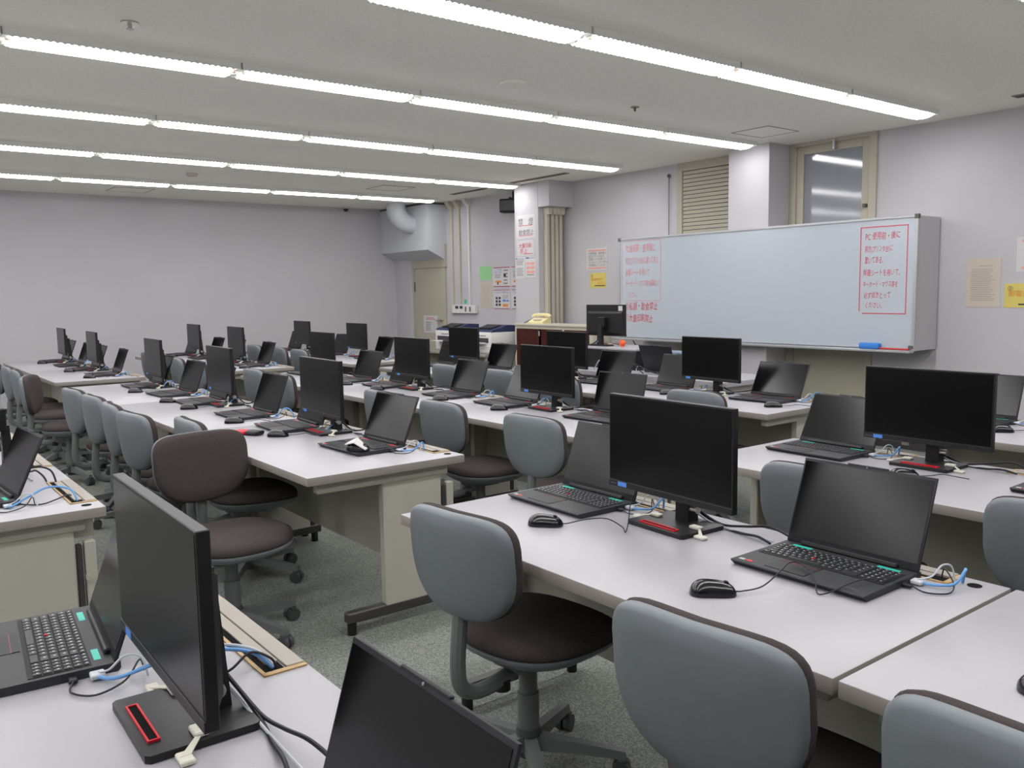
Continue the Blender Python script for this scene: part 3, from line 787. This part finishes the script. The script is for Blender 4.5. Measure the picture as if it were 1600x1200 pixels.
for i, (x, y, r_) in enumerate([(3.68, 3.13, 2), (3.70, 4.31, 0), (3.72, 4.98, 0), (3.70, 5.66, 0)]):
    chair(x, y, r_, 'grey-backed chair, %s from near end of middle block, row nearest whiteboard' % ordn[i])
chair(1.02, 7.18, -22, 'turned chair with brown front showing at near end of far block, second row', 'turned chairs')
for i, (x, y, r_) in enumerate([(1.04, 7.85, -4), (1.04, 8.35, 0), (1.02, 8.95, 0)]):
    chair(x, y, r_, 'grey-backed chair, %s along the far block, second row' % ordn[i])
for i, (x, y, r_) in enumerate([(2.42, 7.75, 0), (2.40, 8.25, -3), (2.44, 9.3, 8)]):
    chair(x, y, r_, 'grey-backed chair, %s along the far block, third row' % ordn[i])
for i, (x, y, r_) in enumerate([(3.70, 8.45, 0), (3.70, 9.0, 0), (3.70, 9.7, 0)]):
    chair(x, y, r_, 'grey-backed chair, %s along the far block, row nearest whiteboard' % ordn[i])

# small things on the desks --------------------------------------------------
e = empty('pouch', (1.545, 4.16, 0.70), R(-62)); tag(e, 'red and black pouch on second row desk behind turned chair', 'pouch')
def puff(x0, x1, w_, h_):
    rings = []
    for t in (0, 0.08, 0.3, 0.6, 0.92, 1):
        s = 0.75 if t in (0, 1) else 1.0
        rings.append([(x0 + (x1 - x0) * t, w_ * s * math.cos(2 * math.pi * k / 14), 0.001 + h_ / 2 + h_ / 2 * s * math.copysign(abs(math.sin(2 * math.pi * k / 14)) ** 0.6, math.sin(2 * math.pi * k / 14))) for k in range(14)])
    return MB().loft(rings)
puff(-0.075, 0.0, 0.035, 0.022).obj('red_half', M_REDV, e)
puff(0.0, 0.075, 0.035, 0.024).obj('black_half', M_BLACK, e)
mouse(1.70, 3.30, -50, 'black mouse resting on the laptop at end of second row', z=0.719)
pp = MB(); pp.loft([[(-0.02, -0.05, 0.0), (0.02, -0.045, 0.002), (0.018, -0.045, 0.006), (-0.018, -0.05, 0.004)], [(-0.028, 0.0, 0.03), (0.02, 0.005, 0.045), (0.02, 0.005, 0.048), (-0.028, 0.0, 0.034)], [(-0.014, 0.05, 0.018), (0.014, 0.055, 0.02), (0.014, 0.055, 0.023), (-0.014, 0.05, 0.021)]])
o = pp.obj('tissue', M_PAPER); o.location = (1.69, 3.29, 0.727); o.rotation_euler = (0, 0, R(35)); tag(o, 'white folded tissue draped over the mouse on a laptop', 'tissue')

# ================================================================ WHITEBOARD
wb = empty('whiteboard', (6.60, 0, 0)); tag(wb, 'long wall whiteboard with red handwriting at both ends', 'whiteboard')
MB().box(0.012, 0.36, 3.40, 6.64, 0.875, 1.93, 0.003).obj('mounting_box', M_WALL, wb, smooth=False)
MB().box(0.0, 0.012, 3.41, 6.63, 0.89, 1.92).obj('board', M_WB, wb, smooth=False)
fr = MB(); fr.box(-0.008, 0.014, 3.39, 3.415, 0.875, 1.935, 0.002); fr.box(-0.008, 0.014, 6.625, 6.65, 0.875, 1.935, 0.002); fr.box(-0.008, 0.014, 3.39, 6.65, 1.915, 1.935, 0.002)
fr.obj('frame', M_ALU, wb, smooth=False)
MB().box(-0.07, 0.012, 3.40, 6.70, 0.862, 0.882, 0.003).obj('pen_tray', M_ALU, wb, smooth=False)
MB().box(-0.012, 0.016, 3.385, 3.42, 1.905, 1.94, 0.003).box(-0.012, 0.016, 6.62, 6.655, 1.905, 1.94, 0.003).box(-0.01, 0.0, 3.395, 3.44, 0.895, 0.92, 0.003).obj('corner_cap', M_GREYV, wb)
MB().tube([(0.0, 6.45, 0.862), (0.1, 6.5, 0.80), (0.3, 6.5, 0.78)], 0.006, 6).obj('bracket', M_GREYV, wb)
wmax = {}
def write(parent, lines, material, x=-0.0015):
    for (s, size, y, z) in lines:
        me = text_mesh('handwriting', s, size, material)
        xs = [v.co.x for v in me.vertices]; k = 0.94 * wmax[s] / (max(xs) - min(xs)) if s in wmax else 1.0
        ph = random.random() * 6
        for v in me.vertices:
            v.co.y += 0.06 * size * math.sin(v.co.x / size * 1.7 + ph); v.co.x = (v.co.x + 0.12 * v.co.y) * k
        o = link('handwriting', me, parent); o.rotation_euler = WALLROT; o.location = (x, y, z)
wmax.update({'PC使用前・使用後に': 0.45, '前方(プリンタ台)に置いてある': 0.49, '除菌シートを用いて': 0.36, 'キーボード、マウス等を掃除して': 0.51, 'ください。': 0.15, '②私語・飲食禁止': 0.49, '①大量印刷禁止': 0.42, 'PC 使用前・後に': 0.31, '前方(プリンタ台)に': 0.25, '置いてある、': 0.17, '除菌シートを用いて、': 0.33, 'キーボード・マウス等を': 0.31, '必ず拭きとって': 0.24})
write(wb, [('PC使用前・使用後に', 0.09, 6.55, 1.79), ('前方(プリンタ台)に置いてある', 0.08, 6.55, 1.665), ('除菌シートを用いて', 0.08, 6.55, 1.545),
           ('キーボード、マウス等を掃除して', 0.075, 6.55, 1.43), ('ください。', 0.068, 6.53, 1.315)], M_MARKF)
write(wb, [('②私語・飲食禁止', 0.092, 6.56, 1.185), ('①大量印刷禁止', 0.092, 6.56, 1.06)], M_MARK)
write(wb, [('PC 使用前・後に', 0.066, 3.83, 1.765), ('前方(プリンタ台)に', 0.058, 3.83, 1.665), ('置いてある、', 0.062, 3.83, 1.575),
           ('除菌シートを用いて、', 0.058, 3.84, 1.475), ('キーボード・マウス等を', 0.052, 3.84, 1.385), ('必ず拭きとって', 0.058, 3.83, 1.295), ('ください。', 0.055, 3.82, 1.215)], M_MARK)
def frame_line(y0, y1, z0, z1, t, material):
    MB().box(-0.0015, 0, y0, y1, z1 - t, z1).box(-0.0015, 0, y0, y1 - 0.03, z0, z0 + t).box(-0.0015, 0, y0, y0 + t, z0, z1).box(-0.0015, 0, y1 - t, y1, z0 + 0.02, z1).obj('drawn_frame', material, wb, smooth=False)
frame_line(3.47, 3.87, 1.165, 1.865, 0.007, M_MARK)
frame_line(6.05, 6.60, 1.275, 1.90, 0.004, M_MARKF)
e = MB().box(-0.03, 0.03, -0.085, 0.085, 0, 0.05, 0.012, 2).obj('whiteboard_eraser', M_ERASER); e.location = (6.56, 3.74, 0.882); tag(e, 'blue whiteboard eraser on the pen tray', 'eraser')
for i, (y, lb) in enumerate(((3.60, 'red marker lying beside the eraser on the pen tray'), (3.49, 'red marker at the right end of the pen tray'))):
    o = MB().cyl((0, -0.055, 0.009), (0, 0.055, 0.009), 0.008, seg=10).cyl((0, -0.075, 0.009), (0, -0.055, 0.009), 0.0085, seg=10).obj('marker', M_RED); o.location = (6.555, y, 0.882); tag(o, lb, 'marker')

# ================================================================ NOTICES
def notice(name, X, y0, y1, z0, z1, m_, label, prints=(), texts=()):
    """y0>y1: left and right edges as seen; prints: (material, [(u0,u1,v0,v1)...]) in 0..1 sheet coords, v up"""
    e = empty(name, (X, 0, 0)); tag(e, label, 'notice', 'paper notices on the right-hand wall')
    MB().box(-0.003, 0.0, y1, y0, z0, z1).obj('sheet', m_, e, smooth=False)
    W_, H_ = y0 - y1, z1 - z0
    for pm, rects in prints:
        q = MB()
        for (a, b, c, d_) in rects: q.box(-0.0042, -0.0028, y0 - b * W_, y0 - a * W_, z0 + c * H_, z0 + d_ * H_)
        q.obj('print', pm, e, smooth=False)
    for (s, pm, size, u, v, off) in texts:
        o = link('lettering', text_mesh('lettering', s, size, pm, offset=off), e); o.rotation_euler = WALLROT; o.location = (-0.0045, y0 - u * W_, z0 + v * H_)
    return e
def lines(n, v0, v1, u0=0.12, u1=0.88, th=0.35, jag=0.25):
    out = []
    for k in range(n):
        v = v1 - (v1 - v0) * (k + 0.5) / n; h = (v1 - v0) / n * th / 2
        out.append((u0, u1 - jag * random.random() * (u1 - u0), v - h, v + h))
    return out
notice('notice', 6.60, 8.425, 8.06, 2.03, 2.315, M_PAPER, 'white notice with grey letters, topmost on the column', [(M_PRED, [(0.15, 0.85, 0.54, 0.56), (0.15, 0.85, 0.12, 0.14)])],
       [('禁　煙', M_PGREY, 0.098, 0.12, 0.58, 0.0), ('飲食禁止', M_PGREY, 0.074, 0.14, 0.17, 0.0)])
notice('notice', 6.60, 8.415, 8.09, 1.825, 2.015, M_PAPER, 'white notice with red letters, second on the column', [(M_PRED, [(0.4, 0.95, 0.1, 0.14)])],
       [('大量印刷', M_PRED, 0.062, 0.12, 0.52, 0.0), ('禁 止', M_PRED, 0.062, 0.2, 0.19, 0.0)])
notice('notice', 6.60, 8.45, 8.26, 1.555, 1.812, M_PAPER, 'white printed sheet, lower left on the column', [(M_PBLUE, [(0.05, 0.9, 0.9, 0.92), (0.05, 0.2, 0.9, 0.96)]), (M_PGREY, lines(5, 0.62, 0.86) + lines(6, 0.1, 0.5))])
notice('notice', 6.60, 8.25, 8.06, 1.555, 1.812, M_PAPER, 'white sheet with pink tables, lower right on the column', [(M_PBLUE, [(0.05, 0.95, 0.92, 0.94), (0.05, 0.35, 0.91, 0.97)]), (mat('print_pink', (226, 160, 148), 0.8, 0.1), [(0.1, 0.45, 0.62 - 0.2 * k, 0.74 - 0.2 * k) for k in range(3)] + [(0.53, 0.9, 0.62 - 0.2 * k, 0.74 - 0.2 * k) for k in range(3)]), (M_PGREY, lines(1, 0.1, 0.2))])
notice('notice', XW, 9.725, 9.455, 1.562, 1.742, M_PAPERG, 'green sheet on the wall beside the column posters')
notice('notice', XW, 9.72, 9.46, 1.178, 1.54, M_PAPERB, 'faded beige sheet below the green sheet', [(mat('print_faint', (190, 178, 166), 0.8, 0.1), lines(14, 0.08, 0.85))])
for (y0, y1, ps, lab) in ((9.42, 9.04, 0, 'upper'), (9.02, 8.62, 1, 'right upper')):
    notice('poster', XW, y0, y1, 1.458, 1.725, M_PAPER, 'printed poster with maroon bars, %s of those behind the column' % lab, [(M_PDRED, [(0.02, 0.98, 0.95, 0.99), (0.02, 0.98, 0.01, 0.05)]), (M_PGREY, lines(4, 0.45, 0.66, 0.1, 0.5) + lines(5, 0.1, 0.9, 0.62, 0.9)), (M_PDARK, [(0.62, 0.76, 0.5, 0.64), (0.25, 0.32, 0.12, 0.26)]), (M_PORANGE, [(0.14, 0.5, 0.22, 0.32)])],
           [('パソコン利用', M_PBLUE, 0.03, 0.06, 0.82, 0.0), ('手順のご案内', M_PBLUE, 0.03, 0.06, 0.7, 0.0)])
for (y0, y1, lab) in ((9.42, 9.05, 'lower'), (9.02, 8.62, 'right lower')):
    notice('poster', XW, y0, y1, 1.165, 1.425, M_PAPER, 'printed poster with maroon bars, %s of those behind the column' % lab, [(M_PDRED, [(0.02, 0.98, 0.96, 0.99), (0.02, 0.98, 0.01, 0.04)]), (M_PDARK, [(0.14, 0.26, 0.16 + 0.17 * k, 0.28 + 0.17 * k) for k in range(3)] + [(0.32, 0.44, 0.16 + 0.17 * k, 0.28 + 0.17 * k) for k in range(3)]), (M_PGREY, lines(3, 0.52, 0.72, 0.56, 0.95)), (M_PBLUE, [(0.56, 0.75, 0.38, 0.48), (0.78, 0.93, 0.38, 0.46)]), (M_PORANGE, [(0.56, 0.88, 0.12, 0.26)])],
           [('プリンター使用方法', M_PBLUE, 0.037, 0.06, 0.8, 0.0)])
notice('notice', XW, 7.56, 7.205, 1.628, 1.882, M_PAPER, 'white notice with pink bars left of the whiteboard', [(M_PORANGE, []), (mat('print_pink', (226, 160, 148), 0.8, 0.1), [(0.08, 0.92, 0.86, 0.92), (0.08, 0.92, 0.06, 0.12)])],
       [('PC使用前、使用後に', M_PGREY, 0.033, 0.1, 0.72, 0.0), ('前方(プリンタ台)の', M_PGREY, 0.031, 0.1, 0.58, 0.0), ('除菌シートを用いて', M_PGREY, 0.032, 0.12, 0.45, 0.0), ('キーボード、マウス等を', M_PGREY, 0.029, 0.1, 0.31, 0.0), ('拭き掃除してください。', M_PGREY, 0.029, 0.12, 0.18, 0.0)])
notice('notice', XW, 7.50, 7.235, 1.42, 1.595, M_PAPERY, 'yellow note with orange letters left of the whiteboard', [(M_PDARK, [(0.3, 0.95, 0.12, 0.18)])], [('①', M_PDARK, 0.04, 0.06, 0.72, 0.0), ('節電対策で', M_PORANGE, 0.04, 0.08, 0.48, 0.0), ('消灯中', M_PORANGE, 0.04, 0.46, 0.24, 0.0)])
notice('notice', XW, 3.185, 2.93, 1.215, 1.588, M_PAPERB, 'cream typed sheet right of the whiteboard', [(M_PGREY, [(0.35, 0.75, 0.845, 0.852)] + lines(18, 0.12, 0.8, 0.14, 0.86, 0.16))])
notice('notice', XW, 2.825, 2.47, 1.48, 1.735, M_PAPER, 'white notice cut off at the upper right edge', [(mat('print_pink', (226, 160, 148)), [(0.1, 0.92, 0.86, 0.92), (0.1, 0.92, 0.08, 0.14)]), (M_PGREY, lines(5, 0.2, 0.8, 0.2, 0.9, 0.3))])
notice('notice', XW, 2.90, 2.56, 1.212, 1.392, M_PAPERY, 'yellow note with orange letters at the right edge', [(M_PDARK, [(0.3, 0.95, 0.1, 0.16)])], [('②', M_PDARK, 0.042, 0.06, 0.72, 0.0), ('節電対策で', M_PORANGE, 0.05, 0.08, 0.48, 0.0), ('消灯中', M_PORANGE, 0.05, 0.46, 0.22, 0.0)])
notice('notice', XW - 0.03, 11.17, 10.79, 0.80, 1.06, M_PAPER, 'white notice with red heading on the cream door', [(M_PRED, lines(2, 0.75, 0.9, 0.2, 0.85)), (M_PGREY, lines(5, 0.1, 0.65, 0.15, 0.6))])

# ================================================================ DUCT, PIPES, SPEAKER
du = empty('air_duct', (0, 0, 0)); tag(du, 'white metal air duct box with round elbow in the far corner', 'duct')
bx_ = MB(); bx_.prism([(6.655, 2.67), (6.655, 2.012), (XW, 1.862), (XW, 2.67)], 'y', 10.55, YW - 0.002); bx_.obj('duct_box', M_DUCT, du, smooth=False)
MB().box(6.65, XW, 10.545, YW, 2.655, 2.672).obj('seam_strip', M_GREYV, du, smooth=False)
el = [(6.41, 11.0, ZC)] + [(6.65 - 0.24 * math.cos(R(90 * k / 8)), 11.0, 2.64 - 0.24 * math.sin(R(90 * k / 8))) for k in range(9)] + [(6.67, 11.0, 2.40)]
MB().tube(el, 0.138, 22).obj('elbow', M_DUCT, du, angle=60)
for i, (y, nm, z1) in enumerate(((10.38, 'thick conduit nearest the cream door', 1.10), (10.19, 'middle conduit of the three beside the cream door', 1.22), (9.95, 'thin white conduit above the switch box', 1.22))):
    e = empty('conduit', (XW, y, 0)); tag(e, 'cream ' + nm, 'conduit', 'wall conduits')
    r_ = (0.022, 0.018, 0.014)[i]
    MB().box(-0.03, 0, -r_, r_, z1, 2.60, 0.003).obj('pipe', M_CREAM if i < 2 else M_PRINTER, e, smooth=False)
    MB().prism([(-0.03, 2.58), (0, 2.58), (0, ZC), (-0.1, ZC), (-0.1, 2.65)], 'y', -r_ - 0.02, r_ + 0.02).obj('elbow_cover', M_CREAM if i < 2 else M_PRINTER, e, smooth=False)
e = empty('switch_box', (XW, 0, 0)); tag(e, 'long cream switch box on the wall above the printers', 'switch box')
MB().box(-0.05, 0, 9.79, 10.36, 1.10, 1.215, 0.004).obj('housing', M_PRINTER, e, smooth=False)
for y in (10.24, 10.13): MB().box(-0.054, -0.045, y - 0.035, y + 0.035, 1.165, 1.205).obj('outlet', M_PDARK, e, smooth=False)
for y in (10.02, 9.91): MB().box(-0.054, -0.045, y - 0.015, y + 0.015, 1.125, 1.195).obj('switch', M_GREYV, e, smooth=False)
MB().box(-0.05, 0, 10.36, 10.42, 1.095, 1.22, 0.004).obj('side_switch', M_CREAM, e, smooth=False)
o = MB().box(-0.004, 0, 10.06, 10.12, 1.235, 1.295).obj('safety_sign', mat('sign_green', (70, 176, 140), 0.6, 0.3), smooth=False); o.location = (XW, 0, 0); tag(o, 'small green sign above the switch box', 'sign')
sp = empty('wall_speaker', (6.80, 8.80, 2.48), R(35)); tag(sp, 'black loudspeaker hung on the wall beside the column', 'loudspeaker')
MB().box(-0.09, 0.09, -0.12, 0.12, -0.085, 0.085, 0.015, 2).obj('cabinet', M_BLACKM, sp)
MB().box(-0.097, -0.085, -0.105, 0.105, -0.07, 0.07, 0.006).obj('grille', M_BLACK, sp)
MB().box(0.06, 0.22, -0.015, 0.015, 0.09, 0.11).box(-0.01, 0.01, -0.015, 0.015, 0.06, 0.11).box(0.14, 0.16, -0.015, 0.015, 0.09, 0.2).obj('bracket', M_BLACK, sp, smooth=False)
# conduits under the beam box by the column
for i, (x, y) in enumerate(((6.70, 7.955), (6.77, 7.95), (6.83, 7.945), (6.89, 7.94))):
    e = empty('conduit', (x, y, 0)); tag(e, 'cream conduit %s from the column face beneath the boxed beam' % ordn[i], 'conduit', 'wall conduits')
    MB().box(-0.022, 0.022, -0.02, 0.045, FZ, 2.32, 0.003).obj('pipe', M_CREAM, e, smooth=False)
    MB().prism([(-0.025, 2.30), (0.025, 2.30), (0.035, 2.385), (-0.035, 2.385)], 'y', -0.06, 0.045).obj('elbow_cover', M_CREAM, e, smooth=False)
e = empty('pull_cord', (XW - 0.02, 6.26, 0)); tag(e, 'thin cord hanging from a wall knob left of louvred door', 'cord')
MB().sphere((0, 0, 2.575), 0.02, 10).obj('knob', M_GREYV, e)
MB().cyl((0, 0, 1.2), (0, 0, 2.57), 0.004, seg=6).obj('cord', M_GREYV, e)

# ================================================================ CABINET, COUNTER, PRINTERS
cb = empty('cabinet', (6.30, 6.74, FZ)); tag(cb, 'low cream cabinet with smoked glass doors before the column', 'cabinet')
MB().box(0.0, 0.28, 0, 1.36, 0, 0.99, 0.005).obj('body', M_CREAM, cb, smooth=False)
MB().box(-0.015, 0.29, -0.01, 1.37, 0.975, 0.998, 0.003).obj('top', M_CREAM, cb, smooth=False)
for k, y0 in enumerate((0.06, 0.50, 0.86)):
    dd = MB().box(-0.008, 0.004, y0, y0 + 0.46 if k == 2 else y0 + 0.40, 0.10, 0.94, 0.002).obj('door', M_GLASSRED, cb, smooth=False)
    MB().box(-0.02, -0.006, y0 + 0.02, y0 + 0.04, 0.86, 0.92, 0.003).obj('handle', M_ALU, dd, smooth=False)
ph = empty('telephone', (6.42, 7.78, 1.018), R(20)); tag(ph, 'ivory telephone with coiled cord on the cream cabinet', 'telephone')
MB().prism([(-0.1, 0.0), (0.1, 0.0), (0.1, 0.065), (0.02, 0.06), (-0.1, 0.02)], 'y', -0.1, 0.1).obj('body', M_PHONE, ph, smooth=False)
MB().tube(bez([(0.05, 0.115, 0.075), (0.05, 0.09, 0.095), (0.05, 0, 0.1), (0.05, -0.09, 0.095), (0.05, -0.115, 0.075)], 5), [0.02] * 21, 10).obj('handset', M_PHONE, ph)
MB().box(-0.07, 0.0, -0.045, 0.045, 0.035, 0.052, 0.003).obj('keypad', M_PAPERB, ph, smooth=False)
MB().tube([(0.05 - 0.004 * k, 0.12 + 0.004 * k + 0.008 * math.sin(k * 2.2), 0.05 - 0.0024 * k + 0.008 * math.cos(k * 2.2)) for k in range(20)], 0.004, 6).obj('coiled_cord', M_PDARK, ph)
ct = empty('printer_counter', (6.16, 8.52, FZ)); tag(ct, 'grey-topped counter carrying the two printers', 'counter')
MB().box(0, 0.78, 0, 1.68, 0.575, 0.605, 0.003).obj('top', M_EDGE, ct, smooth=False)
MB().box(0.05, 0.76, 0.04, 0.08, 0, 0.575).box(0.05, 0.76, 1.6, 1.64, 0, 0.575).obj('side_panel', M_CREAM, ct, smooth=False)
MB().box(0.70, 0.72, 0.08, 1.6, 0.1, 0.575).obj('back_panel', M_CREAM, ct, smooth=False)
def make_printer():
    e = empty('printer')
    W_, D_ = 0.44, 0.42
    b = MB(); b.box(0, D_, -W_ / 2, W_ / 2, 0.0, 0.27, 0.012, 2); body = b.obj('body', M_PRINTER, e)
    n = MB(); n.prism([(0.0, 0.255), (D_, 0.255), (D_, 0.345), (0.26, 0.355), (0.2, 0.335), (0.02, 0.29)], 'y', -W_ / 2 + 0.004, W_ / 2 - 0.004); n.obj('top_cover', M_NAVY, e, smooth=False)
    MB().prism([(0.06, 0.305), (0.21, 0.34), (0.23, 0.352), (0.06, 0.32)], 'y', -0.13, 0.13).obj('output_recess', M_BLACK, e, smooth=False)
    MB().box(-0.004, 0.02, -0.16, 0.16, 0.135, 0.195).obj('slot', M_PDARK, e, smooth=False)
    MB().prism([(-0.14, 0.132), (0.0, 0.122), (0.0, 0.138), (-0.14, 0.138)], 'y', -0.12, 0.12).obj('paper_tray', M_PRINTER, e, smooth=False)
    for k in range(6): MB().box(-0.004, 0.01, -0.1 + k * 0.03, -0.085 + k * 0.03, 0.215, 0.23).obj('button', M_GREYV, e, smooth=False)
    MB().box(-0.006, 0.01, -0.19, 0.19, 0.02, 0.1, 0.004).box(-0.012, 0, -0.06, 0.06, 0.055, 0.07).obj('drawer', M_PRINTER, e, smooth=False)
    for k in range(6): MB().box(0.08 + k * 0.016, 0.088 + k * 0.016, -W_ / 2 - 0.002, -W_ / 2 + 0.01, 0.08, 0.14).obj('vent_slit', M_SEAM, e, smooth=False)
    return e
pr = Proto(make_printer())
pr.place((6.30, 8.80, FZ + 0.606), 0, 'white printer with navy top next to the cream cabinet', 'printer', 'printers')
pr.place((6.30, 9.64, FZ + 0.606), 0, 'white printer with navy top farther along the counter', 'printer', 'printers')

# ================================================================ TEACHER'S DESK
td = empty('teacher_desk', (5.06, 4.02, FZ)); tag(td, "white teacher's desk in front of the whiteboard", 'desk')
MB().box(0, 0.70, 0, 1.85, 0.64, 0.68, 0.003).obj('tabletop', [M_TOP, M_EDGE], td, smooth=False)
for y in (0.05, 1.76): MB().box(0.06, 0.66, y, y + 0.04, 0, 0.64).obj('side_panel', M_STEEL, td, smooth=False)
MB().box(0.05, 0.07, 0.09, 1.76, 0.1, 0.6).obj('front_panel', M_STEEL, td, smooth=False)
cs = empty('desk_riser', (5.32, 5.16, 0.70)); tag(cs, "black riser with pale top on the teacher's desk", 'riser')
MB().box(0, 0.42, 0, 0.69, 0.165, 0.185, 0.004).obj('top', M_TOP, cs, smooth=False)
MB().box(0, 0.02, 0.0, 0.69, 0.0, 0.165).box(0.02, 0.4, 0.0, 0.02, 0, 0.165).box(0.02, 0.4, 0.67, 0.69, 0, 0.165).obj('panel', M_BLACK, cs, smooth=False)
tm = monitor(5.50, 5.735, 182, "black monitor seen from behind on the teacher's desk riser", z=0.886)
MB().box(-0.0142, -0.0132, 0.165, 0.215, 0.318, 0.362).obj('sticker', M_PAPER, tm, smooth=False)
laptop(5.42, 4.86, 180, RD, "open laptop facing away from the viewer on the teacher's desk", cable=False)
o = MB().sphere((0, 0, 0.03), 0.03, 14).cyl((0, 0, 0), (0, 0, 0.012), 0.02, seg=12).obj('orange_ball', M_ORANGE); o.location = (5.5, 5.50, 0.886); tag(o, "small orange ball on the teacher's riser", 'ball')
bxm = MB().box(-0.02, 0.12, -0.13, 0.13, 0, 0.16, 0.006).obj('blue_grey_block', M_BGREY); bxm.location = (5.58, 5.0, 0.70);  # plain block standing in for an unidentified pale blue panel
tag(bxm, "plain blue-grey block beside the riser on the teacher's desk", 'box')
for i, (pts, mm, lb) in enumerate(((bez([(5.12, 5.0, 0.704), (5.1, 5.03, 0.78), (5.14, 5.1, 0.80), (5.16, 5.14, 0.72), (5.2, 5.2, 0.704)], 6), M_CWHITE, "white looped cable below the teacher's riser"),
        (bez([(5.1, 5.2, 0.704), (5.08, 5.3, 0.77), (5.1, 5.38, 0.79), (5.12, 5.45, 0.73), (5.15, 5.5, 0.704)], 6), M_CWHITE, "white cable loop at the left below the teacher's riser"),
        (bez([(5.14, 4.9, 0.704), (5.1, 4.96, 0.77), (5.12, 5.02, 0.79), (5.15, 4.8, 0.72), (5.2, 4.75, 0.705)], 6), M_CBLACK, "black looped cable beside the laptop facing away"))):
    tag(MB().tube(pts, 0.005, 6).obj('loose_cable', mm), lb, 'cable')

for pts, rad, mm, lb in (
        ([(0.36, 1.625, 0.705), (0.42, 1.58, 0.735), (0.49, 1.545, 0.748), (0.55, 1.51, 0.735), (0.580, 1.49, 0.70)], 0.003, M_CWHITE, 'white cable running behind the lower left monitor into the tray'),
        ([(0.43, 1.60, 0.703), (0.48, 1.575, 0.74), (0.53, 1.555, 0.73), (0.57, 1.545, 0.702)], 0.0025, M_CBLACK, 'thin black cable looping into tray behind lower left monitor'),
        ([(0.46, 1.52, 0.703), (0.50, 1.50, 0.712), (0.54, 1.50, 0.735), (0.572, 1.485, 0.72), (0.580, 1.48, 0.70)], 0.0025, M_CBLACK, 'black cable ending in tray corner behind lower left monitor'),
        ([(0.40, 3.30, 0.703), (0.42, 3.24, 0.704), (0.47, 3.20, 0.704), (0.52, 3.22, 0.71), (0.56, 3.26, 0.712), (0.578, 3.28, 0.70)], 0.0025, M_CBLACK, 'thin black cable across the left edge desk'),
        ([(0.43, 3.70, 0.703), (0.46, 3.66, 0.735), (0.52, 3.62, 0.76), (0.565, 3.59, 0.745), (0.577, 3.56, 0.70)], 0.0036, M_CBLACK, 'thick black cable arching into the tray on left edge desk')):
    tag(MB().tube(bez(pts, 6), rad, 7).obj('loose_cable', mm), lb, 'cable')
